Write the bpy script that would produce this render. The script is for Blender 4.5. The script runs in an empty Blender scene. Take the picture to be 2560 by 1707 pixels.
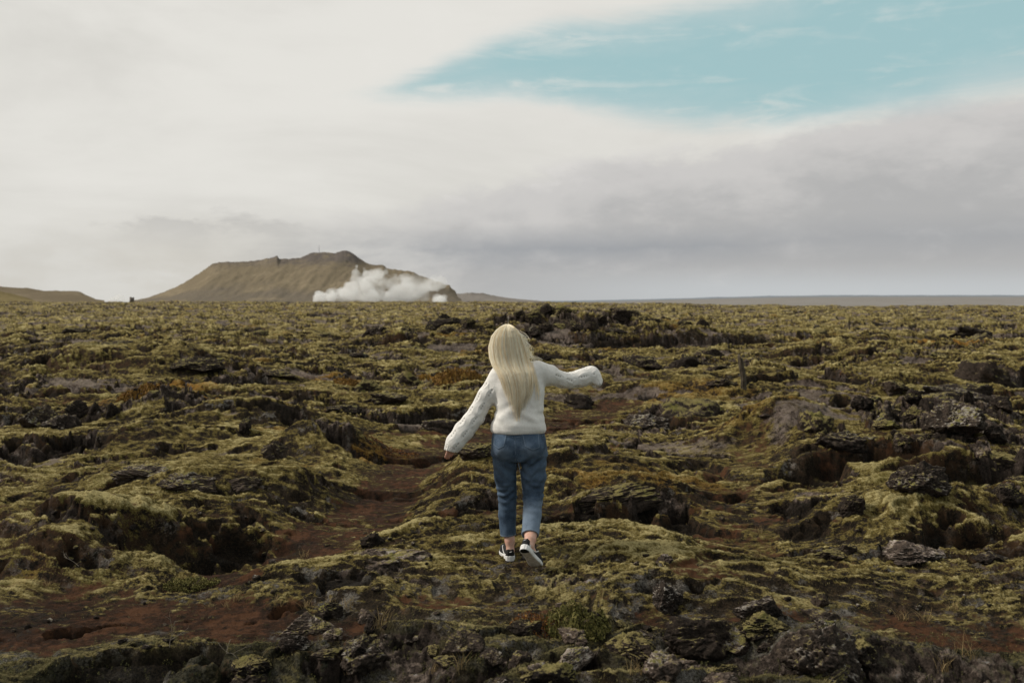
import bpy, math, random
import numpy as np
from mathutils import Vector, Matrix

random.seed(7)
RNG = np.random.default_rng(11)
C = bpy.context.scene.collection
F = 2489.0          # lens constant used to turn a bearing into metres (35 mm on a 36 mm sensor, 2560 px wide)
EYE = 1.81          # eye height above the ground at the walker's feet
sc = bpy.context.scene

def at(px, py, d):
    """bearing (px, py) at depth d metres in front of the photographer"""
    return np.array([(px - 1280.0) / F * d, d, EYE - (py - 752.0) / F * d])

# ------------------------------------------------------------------ noise
_M = 4095
_P = RNG.permutation(_M + 1).astype(np.int32)
_P2 = np.concatenate([_P, _P])
_ang = RNG.uniform(0, 2 * np.pi, _M + 1)
_GX = np.cos(_ang).astype(np.float32); _GY = np.sin(_ang).astype(np.float32)
_g3 = RNG.normal(size=(_M + 1, 3)); _g3 /= np.linalg.norm(_g3, axis=1)[:, None]
_g3 = _g3.astype(np.float32)
_RV = RNG.uniform(0, 1, (_M + 1, 3)).astype(np.float32)

def _fade(t): return t * t * t * (t * (t * 6 - 15) + 10)

def perlin(x, y, seed=0):
    x = np.asarray(x, np.float64); y = np.asarray(y, np.float64)
    xf = np.floor(x); yf = np.floor(y)
    xi = xf.astype(np.int64) + seed * 57; yi = yf.astype(np.int64) + seed * 131
    u = (x - xf).astype(np.float32); v = (y - yf).astype(np.float32)
    a0 = _P[xi & _M]; a1 = _P[(xi + 1) & _M]
    def g(a, dy, uu, vv):
        k = _P[(a + yi + dy) & _M]
        return _GX[k] * uu + _GY[k] * vv
    n00 = g(a0, 0, u, v); n10 = g(a1, 0, u - 1, v)
    n01 = g(a0, 1, u, v - 1); n11 = g(a1, 1, u - 1, v - 1)
    fu = _fade(u); fv = _fade(v)
    p = n00 + (n10 - n00) * fu; q = n01 + (n11 - n01) * fu
    return (p + (q - p) * fv) * 1.5

def perlin3(p, seed=0):
    p = np.asarray(p, np.float64)
    f = np.floor(p); i = f.astype(np.int64) + np.array([seed * 17, seed * 91, seed * 53])
    t = (p - f).astype(np.float32); w = _fade(t)
    out = 0
    for dx in (0, 1):
        a = _P[(i[..., 0] + dx) & _M]
        wx = w[..., 0] if dx else 1 - w[..., 0]
        for dy in (0, 1):
            b = _P[(a + i[..., 1] + dy) & _M]
            wy = w[..., 1] if dy else 1 - w[..., 1]
            for dz in (0, 1):
                k = _P[(b + i[..., 2] + dz) & _M]
                wz = w[..., 2] if dz else 1 - w[..., 2]
                g = _g3[k]
                out = out + wx * wy * wz * (g[..., 0] * (t[..., 0] - dx) + g[..., 1] * (t[..., 1] - dy) + g[..., 2] * (t[..., 2] - dz))
    return out * 1.6

def fbm(x, y, seed=0, oct=4, gain=.5):
    s = 0; a = 1
    for k in range(oct):
        s = s + a * perlin(x * 2 ** k, y * 2 ** k, seed + k * 3); a *= gain
    return s

def fbm3(p, seed=0, oct=4, gain=.5):
    s = 0; a = 1
    for k in range(oct):
        s = s + a * perlin3(p * 2 ** k, seed + k * 3); a *= gain
    return s

def voronoi(x, y, seed=0):
    """F1 distance, F2 distance, three random numbers of the nearest cell and the offset to its centre"""
    xf = np.floor(x); yf = np.floor(y)
    f1 = np.full(x.shape, 9.0, np.float32); f2 = f1.copy()
    kk = np.zeros(x.shape, np.int32); ox = np.zeros(x.shape, np.float32); oy = ox.copy()
    for dx in (-1, 0, 1):
        for dy in (-1, 0, 1):
            cx = xf + dx; cy = yf + dy
            k = _P[(_P[(cx.astype(np.int64) + seed * 71) & _M] + cy.astype(np.int64)) & _M]
            ex = (x - cx - _RV[k, 0]).astype(np.float32); ey = (y - cy - _RV[k, 1]).astype(np.float32)
            d = np.sqrt(ex * ex + ey * ey)
            near = d < f1
            f2 = np.where(near, f1, np.minimum(f2, d))
            f1 = np.where(near, d, f1); kk = np.where(near, k, kk)
            ox = np.where(near, ex, ox); oy = np.where(near, ey, oy)
    return f1, f2, _RV[_P[kk]], ox, oy

def sstep(a, b, x):
    t = np.clip((x - a) / (b - a), 0, 1)
    return t * t * (3 - 2 * t)

# ------------------------------------------------------------------ object helpers
def mesh_np(name, verts, faces=None, tris=None, quads=None, smooth=True, attrs=None):
    me = bpy.data.meshes.new(name)
    verts = np.asarray(verts, np.float32)
    loops = []; starts = []; n = 0
    for arr, k in ((tris, 3), (quads, 4)):
        if arr is not None and len(arr):
            arr = np.asarray(arr, np.int32)
            loops.append(arr.ravel()); starts.append(n + np.arange(len(arr), dtype=np.int32) * k); n += arr.size
    loops = np.concatenate(loops); starts = np.concatenate(starts)
    me.vertices.add(len(verts)); me.vertices.foreach_set('co', verts.ravel())
    me.loops.add(len(loops)); me.loops.foreach_set('vertex_index', loops)
    me.polygons.add(len(starts)); me.polygons.foreach_set('loop_start', starts)
    me.update(calc_edges=True)
    if smooth:
        me.polygons.foreach_set('use_smooth', np.ones(len(starts), bool))
    for an, av in (attrs or {}).items():
        a = me.attributes.new(an, 'FLOAT', 'POINT')
        a.data.foreach_set('value', np.asarray(av, np.float32).ravel())
    me.validate()
    return me

def link(name, me, mat=None, parent=None, loc=(0, 0, 0)):
    o = bpy.data.objects.new(name, me); C.objects.link(o)
    o.location = loc
    if mat is not None:
        if me.materials: me.materials[0] = mat
        else: me.materials.append(mat)
    if parent is not None: o.parent = parent
    return o

def tag(o, label=None, cat=None, group=None, kind=None):
    if label: o['label'] = label
    if cat: o['category'] = cat
    if group: o['group'] = group
    if kind: o['kind'] = kind
    return o

def empty(name, loc=(0, 0, 0), rz=0.0):
    o = bpy.data.objects.new(name, None); C.objects.link(o)
    o.empty_display_size = .1
    o.location = loc; o.rotation_euler = (0, 0, rz)
    return o

# ------------------------------------------------------------------ node helper: arithmetic on sockets
class S:
    def __init__(s, nt, sock): s.nt, s.k = nt, sock
    def _m(s, op, *a, clamp=False):
        n = s.nt.nodes.new('ShaderNodeMath'); n.operation = op; n.use_clamp = clamp
        for i, v in enumerate((s,) + a):
            if isinstance(v, S): s.nt.links.new(v.k, n.inputs[i])
            else: n.inputs[i].default_value = v
        return S(s.nt, n.outputs[0])
    def __add__(s, o): return s._m('ADD', o)
    __radd__ = __add__
    def __mul__(s, o): return s._m('MULTIPLY', o)
    __rmul__ = __mul__
    def __sub__(s, o): return s._m('SUBTRACT', o)
    def __rsub__(s, o): return (s * -1.0) + o
    def __truediv__(s, o): return s._m('DIVIDE', o)
    def min(s, o): return s._m('MINIMUM', o)
    def max(s, o): return s._m('MAXIMUM', o)
    def abs(s): return s._m('ABSOLUTE')
    def pow(s, o): return s._m('POWER', o)
    def clamp(s): return s._m('ADD', 0.0, clamp=True)
    def step(s, a, b):
        n = s.nt.nodes.new('ShaderNodeMapRange'); n.interpolation_type = 'SMOOTHSTEP'
        s.nt.links.new(s.k, n.inputs['Value'])
        n.inputs['From Min'].default_value = a; n.inputs['From Max'].default_value = b
        if a > b:
            n.inputs['From Min'].default_value = b; n.inputs['From Max'].default_value = a
            n.inputs['To Min'].default_value = 1; n.inputs['To Max'].default_value = 0
        return S(s.nt, n.outputs['Result'])

class Mat:
    """a material under construction"""
    def __init__(s, name, rough=.9, spec=.15):
        s.m = bpy.data.materials.new(name); s.m.use_nodes = True
        s.nt = s.m.node_tree
        s.b = s.nt.nodes['Principled BSDF']
        s.b.inputs['Roughness'].default_value = rough
        s.b.inputs['Specular IOR Level'].default_value = spec
        s.tc = s.nt.nodes.new('ShaderNodeTexCoord')
    def noise(s, scale, detail=4, rough=.55, dist=0, coord='Object', stretch=None, vec=None):
        n = s.nt.nodes.new('ShaderNodeTexNoise')
        n.inputs['Scale'].default_value = scale; n.inputs['Detail'].default_value = detail
        n.inputs['Roughness'].default_value = rough; n.inputs['Distortion'].default_value = dist
        src = vec if vec is not None else s.tc.outputs[coord]
        if stretch:
            mp = s.nt.nodes.new('ShaderNodeMapping'); mp.inputs['Scale'].default_value = stretch
            s.nt.links.new(src, mp.inputs['Vector']); src = mp.outputs[0]
        s.nt.links.new(src, n.inputs['Vector'])
        return S(s.nt, n.outputs['Fac'])
    def voro(s, scale, feature='F1', coord='Object'):
        n = s.nt.nodes.new('ShaderNodeTexVoronoi'); n.feature = feature
        n.inputs['Scale'].default_value = scale
        s.nt.links.new(s.tc.outputs[coord], n.inputs['Vector'])
        return S(s.nt, n.outputs['Distance'])
    def attr(s, name):
        n = s.nt.nodes.new('ShaderNodeAttribute'); n.attribute_name = name
        return S(s.nt, n.outputs['Fac'])
    def geo(s, out):
        n = s.nt.nodes.new('ShaderNodeNewGeometry'); return n.outputs[out]
    def sep(s, sock):
        n = s.nt.nodes.new('ShaderNodeSeparateXYZ'); s.nt.links.new(sock, n.inputs[0])
        return [S(s.nt, o) for o in n.outputs]
    def rgb(s, c):
        n = s.nt.nodes.new('ShaderNodeRGB'); n.outputs[0].default_value = (*c, 1); return n.outputs[0]
    def mix(s, a, b, f, blend='MIX'):
        n = s.nt.nodes.new('ShaderNodeMix'); n.data_type = 'RGBA'; n.blend_type = blend
        for v, i in ((a, 6), (b, 7)):
            if isinstance(v, (tuple, list)): n.inputs[i].default_value = (*v, 1)
            else: s.nt.links.new(v, n.inputs[i])
        if isinstance(f, S): s.nt.links.new(f.k, n.inputs[0])
        else: n.inputs[0].default_value = f
        return n.outputs[2]
    def bump(s, h, strength=1, dist=.01, prev=None):
        n = s.nt.nodes.new('ShaderNodeBump')
        n.inputs['Strength'].default_value = strength; n.inputs['Distance'].default_value = dist
        s.nt.links.new(h.k, n.inputs['Height'])
        if prev is not None: s.nt.links.new(prev, n.inputs['Normal'])
        return n.outputs[0]
    def done(s, color=None, normal=None, rough=None):
        if color is not None:
            if isinstance(color, (tuple, list)): s.b.inputs['Base Color'].default_value = (*color, 1)
            else: s.nt.links.new(color, s.b.inputs['Base Color'])
        if normal is not None: s.nt.links.new(normal, s.b.inputs['Normal'])
        if rough is not None: s.nt.links.new(rough.k, s.b.inputs['Roughness'])
        return s.m
# ================================================================== lava field
def seg_dist(x, y, pts):
    best = np.full(x.shape, 1e9)
    for (ax, ay, aw), (bx, by, bw) in zip(pts[:-1], pts[1:]):
        dx, dy = bx - ax, by - ay
        t = np.clip(((x - ax) * dx + (y - ay) * dy) / (dx * dx + dy * dy), 0, 1)
        d = np.hypot(x - ax - t * dx, y - ay - t * dy) / (aw + t * (bw - aw))
        best = np.minimum(best, d)
    return best

TRAIL = [  # x, y, half width in metres
    [(-4.5, 5.2, .7), (-2.8, 5.9, .62), (-1.9, 6.05, .40), (-1.0, 5.8, .25)],
    [(-2.15, 6.65, .22), (-1.75, 7.2, .38), (-1.45, 8.0, .42), (-1.27, 9.0, .40), (-1.22, 10.1, .35), (-1.2, 11.4, .45), (-.95, 12.6, .55), (-.4, 13.4, .5), (.9, 16.2, .6), (1.8, 17.8, .5)],
    [(.9, 5.75, .22), (1.9, 5.75, .3), (2.9, 5.45, .45), (4.0, 5.2, .6)],
    [(1.7, 7.3, .3), (1.8, 8.2, .35), (2.15, 9.4, .42), (2.5, 10.6, .3), (2.9, 12, .2)],
    [(-.6, 6.15, .12), (.1, 6.0, .16), (.45, 5.85, .12)],
    [(2.3, 23, .8), (4.5, 26, .7), (3.2, 30, .8)],
    [(-4.2, 15.2, .3), (-2.6, 14.6, .35)],
]
MOUND = [  # x, y, rx, ry, height, turn
    (1.4, 41, 5.6, 2.6, 1.05, 0), (-3.2, 44, 3.6, 2.5, .6, 0), (7.4, 39, 3.0, 1.6, .3, 0), (4.6, 42, 3.0, 1.8, .5, 0),
    (-3.7, 13.6, 1.7, .55, .42, .25), (-4.6, 12.3, 1.6, .5, .25, .2), (-2.3, 12.2, .8, .4, .38, .3),
    (-3.75, 9.9, 1.0, .5, .22, .1), (-2.7, 9.2, .9, .35, .27, .15), (-1.9, 9.6, .45, .4, .18, 0), (-2.3, 8.35, .65, .35, .10, -.1),
    (-3.3, 7.55, .62, .45, .26, .35), (-3.15, 6.95, .35, .3, .16, 0), (-1.72, 6.78, .28, .13, .14, .3),
    (-.55, 9.2, .42, .9, .16, -.2), (-.3, 10.6, .5, .6, .18, 0),
    (.75, 10.3, 1.0, 1.2, .30, 0), (.55, 7.15, .85, .5, .12, -.15), (1.15, 8.95, .75, .35, .20, .3),
    (4.6, 10.8, 1.9, 1.3, .42, .2), (5.3, 12.8, 1.6, 1.2, .45, 0), (3.3, 12.3, .8, .6, .45, 0), (3.0, 8.1, .8, .5, .18, .4), (4.1, 8.3, .9, .4, .26, .25),
    (3.8, 6.8, .5, .4, .22, .5), (2.6, 6.9, .5, .25, .10, 0), (-5.6, 15.6, 1.3, .7, .40, 0),
    (9.5, 20, 3, 1.8, .5, 0), (-9, 22, 4, 1.6, .45, 0), (4.9, 19.5, 2.3, 1.2, .22, 0),
    (1.55, 4.95, .36, .26, .14, .4), (.35, 4.75, .30, .2, .12, 0), (-.6, 5.15, .5, .2, .12, -.35), (-.25, 4.8, .2, .2, .1, 0), (2.25, 4.95, .75, .26, .12, -.45),
    (-2.3, 4.75, .5, .25, .14, .2), (1.35, 5.35, .22, .13, .17, 0),
]
PIT = [
    (-2.42, 7.35, .55, .26, .20, -.1), (-2.0, 7.7, .3, .2, .10, 0), (.55, 8.15, .55, .25, .34, .25), (1.05, 8.5, .5, .14, .22, .3), (3.5, 7.35, .38, .2, .45, .1), (2.9, 9.9, .35, .5, .2, 0),
    (-1.6, 4.75, 1.1, .35, .14, .05), (3.6, 10.2, .7, .3, .3, 0), (-1.0, 7.0, .16, .12, .14, 0), (1.9, 4.75, .25, .25, .03, 0),
    (4.5, 9.5, .8, .25, .3, 0), (.95, 4.95, .32, .22, .04, 0),
]
ROCKY = [  # extra bare rock: x, y, rx, ry
    (1.6, 41, 4.8, 2.2), (4.7, 10.7, 1.7, 1.2), (5.6, 12.6, 1.2, 1), (-5.2, 15.6, 1.4, .5), (-3.7, 10.0, .7, .3), (-2.6, 9.35, .7, .22), (-1.75, 9.5, .35, .25), (-2.3, 7.2, .55, .3),
    (1.2, 8.75, .65, .16), (3.5, 7.3, .4, .18), (2.95, 7.05, .35, .22), (-.85, 6.75, .45, .13), (-.6, 6.45, .3, .1), (.25, 6.35, .3, .12), (1.1, 4.85, .8, .28), (-.65, 5.12, .5, .14), (-.1, 4.8, .5, .2),
    (-4, 33, 2, .8), (-7, 25, 1.6, .5), (3.2, 21.3, 2.2, .6), (2.0, 14.2, .9, .5), (2.6, 16.5, .8, .5), (-2.2, 12.1, .35, .3), (7.6, 15, 1.8, 1), (-1.9, 7.25, .2, .3), (2.2, 4.8, .35, .2), (-1.7, 20, 1.3, .35), (-.9, 4.75, .6, .25),
    (1.3, 23.8, .9, .4), (-6.4, 29, 1.5, .35), (-12, 31, 2.5, .5), (9, 27, 1.6, .6), (14, 33, 3, .8),
]
def blob(x, y, f):
    cx, cy, rx, ry = f[:4]; a = f[5] if len(f) > 5 else 0
    ca, sa = math.cos(a), math.sin(a)
    ex = ((x - cx) * ca + (y - cy) * sa) / rx; ey = (-(x - cx) * sa + (y - cy) * ca) / ry
    return ex * ex + ey * ey

def terrain(x, y, detail=True):
    x = np.asarray(x, np.float64); y = np.asarray(y, np.float64)
    r = np.hypot(x, y)
    wx = x + .55 * perlin(x / 1.9, y / 1.6, 1) + .12 * perlin(x / .45, y / .4, 2)
    wy = y + .45 * perlin(x / 1.9 + 9, y / 1.6, 3) + .10 * perlin(x / .45, y / .4 + 7, 4)
    farw = sstep(9, 28, r)
    away = 1 - np.exp(-((x - .05) ** 2 / 1.2 + (y - 6.85) ** 2 / .5))   # nearly level where she walks
    h = farw * (.30 * perlin(x / 16, y / 8.5, 5) + .26 * perlin(x / 6.5, y / 4.2, 6)) + sstep(70, 200, r) * (.5 * perlin(x / 26, y / 30, 45) + .35 * perlin(x / 9, y / 14, 46)) + 1.0 * sstep(60, 260, r) * sstep(.35, .0, x / np.maximum(np.abs(y), 1)) + .10 * perlin(x / 3.3, y / 2.6, 7) * away
    # trail
    wob = .35 * perlin(x / .55, y / .45, 8) + .22 * perlin(x / .16, y / .14, 9)
    dirt = np.zeros_like(x); tread = np.zeros_like(x)
    for k, t in enumerate(TRAIL):
        s = seg_dist(x, y, t)
        tread = np.maximum(tread, sstep(2.3, .5, s + .5 * wob) * (1, 1, .9, .45, .6, .7, .8)[k])
        dirt = np.maximum(dirt, sstep(1.35, .65, s + wob * 1.3) * (1, 1, .8, .62, .6, .7, .8)[k])
    # bare spots anywhere
    dirt = np.maximum(dirt, .8 * sstep(.52, .72, perlin(x / 1.7, y / 1.0, 10) + .45 * perlin(x / .35, y / .3, 11)) * sstep(26, 14, r))
    # named shapes
    pit = np.zeros_like(x); mound = np.zeros_like(x)
    jx = x + .10 * perlin(x / .3, y / .3, 12); jy = y + .08 * perlin(x / .3 + 5, y / .3, 13)
    near = r < 70
    for f in MOUND:
        q = blob(jx, jy, f); mound = mound + f[4] * np.exp(-q * 1.1) * np.where(q < 9, 1, 0)
    for f in PIT:
        q = blob(jx, jy, f); pit = pit + f[4] * sstep(1.6, .55, q)
    h = h + mound * (1 - .5 * tread) - pit - .06 * tread
    # bare lava
    rk = .62 * perlin(wx / 4.2, wy / 2.0, 14) + .55 * perlin(wx / 1.25, wy / .62, 15) + .30 * perlin(wx / .4, wy / .25, 16)
    for f in ROCKY:
        q = blob(jx, jy, f); rk = rk + .85 * np.exp(-q * 1.2)
    rk = rk - .9 * dirt - .08 * sstep(12, 5, r) + .16 * sstep(12, 24, r)
    # gashes: dark pockets between the cushions, with rock showing at their rims
    big = sstep(6.5, 16, r)
    pk_s = perlin(wx / .85, wy / .34, 50) + .45 * perlin(wx / .28, wy / .15, 51) + .25 * perlin(x / .1, y / .08, 57)
    pk_b = perlin(wx / 2.3, wy / .95, 52) + .45 * perlin(wx / .7, wy / .36, 53) + .2 * perlin(x / .25, y / .18, 58)
    lev = .42 * perlin(x / 4.6, y / 2.4, 54) + .15 * perlin(x / 1.6, y / 1.0, 56) - .06
    gs = sstep(.22, .46, pk_s + lev - .5 * dirt - .35 * (1 - away)); gb = sstep(.26, .46, pk_b + lev) * big
    gc = sstep(.20, .42, perlin(wx / 7.5, wy / 3.0, 68) + .45 * perlin(wx / 2.4, wy / 1.1, 69) + lev) * sstep(24, 48, r)
    gash = .085 * gs + .26 * gb + .50 * gc
    rim = sstep(.16, .34, pk_s + lev) * .55 * (1 - .8 * dirt) + sstep(.12, .34, pk_b + lev) * big * .8
    rk = rk + (rim - .25) * (.45 + .9 * np.clip(perlin(x / 1.1, y / .7, 55) + .35, -.4, 1))
    rock = sstep(.40, .56, rk + .16 * perlin(x / .12, y / .09, 17))
    rock_soft = sstep(.26, .68, rk); flat = sstep(6.9, 6.3, y) * sstep(0, 1, y)
    slab = sstep(.30, .50, .12 * sstep(25, 70, r) + perlin(wx / 3.4, wy / 1.3, 65) + .5 * perlin(wx / 1.0, wy / .5, 66) + .3 * perlin(x / .3, y / .2, 67)) * sstep(9, 15, r) * (1 - dirt)
    # moss cushions: rounded tops, sharp creases
    calm = (1 - .6 * slab) * (1 - .72 * tread) * (1 - .35 * sstep(.4, .9, dirt))
    b1 = np.abs(perlin(wx / 2.1, wy / 1.0, 20)); b2 = np.abs(perlin(wx / .80, wy / .36, 21)); b3 = np.abs(perlin(wx / .30 + wy * .3, wy / .13, 22))
    r3 = (1 - np.abs(perlin(wx / .46 + wy * .8, wy / .14, 23))) ** 3; r4 = (1 - np.abs(perlin(wx / .19 - wy * .9, wy / .062, 28))) ** 3
    rgh = np.clip(.75 + 1.1 * lev, .35, 1.3)
    sm = sstep(.22, -.20, lev + .3 * perlin(x / 2.2, y / 1.3, 70)) * sstep(6.5, 8.5, r)
    cushion = .24 * b1 * (.6 + .8 * farw) * (.35 + .65 * away) + .12 * b2 * (.4 + .6 * away + .15 * farw) * rgh * (1 - .35 * sm) + (.030 * b3 * (.6 + .4 * away + .4 * farw) + .042 * r3 * (.7 + .6 * farw) + .018 * r4) * (1 - .55 * sm)
    h = h + cushion * calm * (1 - .55 * rock_soft) * (.9 + .25 * farw) - gash
    tip_light = .55 * b2 + .35 * b3 + .62 * b1 + .40 * r3 + .28 * r4 - .29 - .8 * gs - .8 * gb - .9 * gc
    tip_light = tip_light * (1 - .5 * sm) + .24 * sm
    if detail:
        fine = fbm(wx / .07, wy / .05, 24, 3, .62)
        h = h + (1 - rock) * (.006 * fine + .009 * np.abs(perlin(wx / .055, wy / .026, 27))) * (1 - .35 * dirt)
        tip_light = tip_light + .30 * fine
    # broken slabs: flat tops, low broken edges
    f1, f2, rv, ox, oy = voronoi(wx / .75, wy / .42, 31)
    blk = (rv[..., 0] - .3) * .11 + (rv[..., 1] - .5) * .22 * ox + (rv[..., 2] - .15) * .22 * oy - .07 * sstep(.10, .0, f2 - f1)
    g1, g2, gv, px_, py_ = voronoi(wx / .21, wy / .14, 33)
    blk2 = (gv[..., 0] - .4) * .055 + (gv[..., 1] - .5) * .12 * px_ + (gv[..., 2] - .35) * .12 * py_ - .03 * sstep(.15, 0, g2 - g1)
    rough = fbm(x / .10, y / .07, 35, 4, .65)
    ridge = np.exp(-blob(x, y, (1.6, 41, 4.6, 2.4))) * .9 + np.exp(-blob(x, y, (4.9, 11.2, 1.7, 1.6))) * .6
    h = h + rock_soft * (blk * (.45 + .5 * big + 1.6 * ridge) * (1 - .5 * flat) + blk2 * (.8 + .4 * big) + .022 * rough)
    # the plain falls away to the right, far off
    h = h - .018 * np.maximum(0, r - 330) * sstep(-.02, .2, x / np.maximum(np.abs(y), 1)) - .006 * np.maximum(0, r - 500)
    orange = np.zeros_like(x)
    for (cx, cy, rx, ry, a) in [(-1.6, 24.5, 1.0, .7, 1), (-5.7, 31, 1.2, .5, .5), (-4.1, 21.5, .9, .5, .8), (-1.5, 11.9, .5, .35, .7), (-6.3, 18.6, .9, .6, .8), (3.2, 18.2, 1.0, .7, .35), (2.9, 12.6, .5, .4, .3), (-2.7, 13.0, .7, .2, .5), (.9, 11.4, .5, .35, .55), (19, 43, 1.6, .6, 1), (7, 21.5, .9, .5, .5), (9, 22, 1.2, .5, .5), (.62, 5.1, .25, .1, .8)]:
        orange = np.maximum(orange, a * sstep(1.5, .2, blob(jx, jy, (cx, cy, rx, ry)) + .5 * perlin(x / .2, y / .15, 40)))
    orange = np.maximum(orange, .45 * sstep(.5, .85, perlin(x / 2.6, y / 1.5, 41) + .4 * perlin(x / .3, y / .3, 42)))
    return h, dict(rock=rock, dirt=dirt, tip_light=tip_light, orange=orange * (1 - rock), deep_shade=np.clip(np.maximum(pit * 1.3, np.maximum(np.maximum(.42 * gs, .5 * gb), .34 * gc)), 0, 1), heath_vignette=(.45 * sstep(7.7, 6.4, y + .6 * perlin(x / .8, y / .4, 62)) + .55 * sstep(6.2, 4.9, y + .5 * perlin(x / .5, y / .3, 61))) * sstep(0, 1, y), slab=slab)

def ground_z(x, y):
    h, _ = terrain(np.array([float(x)]), np.array([float(y)]), True)
    return float(h[0]) - Z_SHIFT
Z_SHIFT = 0.0
Z_SHIFT = ground_z(-.02, 6.93) - .026

def build_lava_field():
    QUAL = 1.0
    az = np.radians(np.concatenate([np.linspace(-37, 37, int(1500 * QUAL)), np.linspace(37, 323, 90)[1:-1]]))
    r = np.concatenate([np.geomspace(.4, 2.8, 24)[:-1], 2.8 * np.exp(np.arange(0, math.log(60 / 2.8), .0024 / QUAL)), np.geomspace(60, 420, 260)[1:], np.geomspace(420, 5200, 60)[1:]])
    A, R = np.meshgrid(az, r)
    x = np.sin(A) * R; y = np.cos(A) * R
    h = np.empty_like(x); at_ = {}
    B = 150
    for i in range(0, len(r), B):
        hh, aa = terrain(x[i:i + B], y[i:i + B])
        h[i:i + B] = hh
        for k, v in aa.items(): at_.setdefault(k, np.empty(x.shape, np.float32))[i:i + B] = v
    h = h - Z_SHIFT
    # crests get pale tips and painted highlights, creases painted shade
    P = np.stack([x, y, h], -1)
    # push bare rock and steep banks about in all three directions so that faces are not stretched
    du = np.zeros_like(P); du[:, 1:-1] = P[:, 2:] - P[:, :-2]
    dv = np.zeros_like(P); dv[1:-1] = P[2:] - P[:-2]
    n = np.cross(du, dv); ln = np.linalg.norm(n, axis=-1, keepdims=True)
    n = np.where(ln > 1e-12, n / np.maximum(ln, 1e-12), np.array([0, 0, 1.0]))
    n = np.where(n[..., 2:3] < 0, -n, n)
    w = (sstep(60, 40, R) * (.35 + .65 * at_['rock']) * sstep(2.6, 3.2, R) * (np.abs(A) < math.radians(36.9)))
    for i in range(0, len(r), B):
        d = .020 * fbm3(P[i:i + B] / .10, 3, 3, .6)
        P[i:i + B] += n[i:i + B] * (d * w[i:i + B] * np.clip(R[i:i + B] / 9, .8, 2.2))[..., None]
    nr, na = x.shape
    idx = np.arange(nr * na).reshape(nr, na)
    nxt = np.roll(idx, -1, axis=1)
    quads = np.stack([idx[:-1], nxt[:-1], nxt[1:], idx[1:]], -1).reshape(-1, 4)
    quads = quads[:, ::-1]
    # cap under the photographer
    verts = P.reshape(-1, 3)
    verts = np.vstack([verts, [[0, 0, verts[:na, 2].mean()]]])
    tris = np.stack([np.full(na, len(verts) - 1), idx[0], nxt[0]], -1)[:, ::-1]
    attrs = {k: np.append(v.reshape(-1), 0) for k, v in at_.items()}
    me = mesh_np('lava_field', verts, tris=tris, quads=quads, attrs=attrs)
    return me

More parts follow.
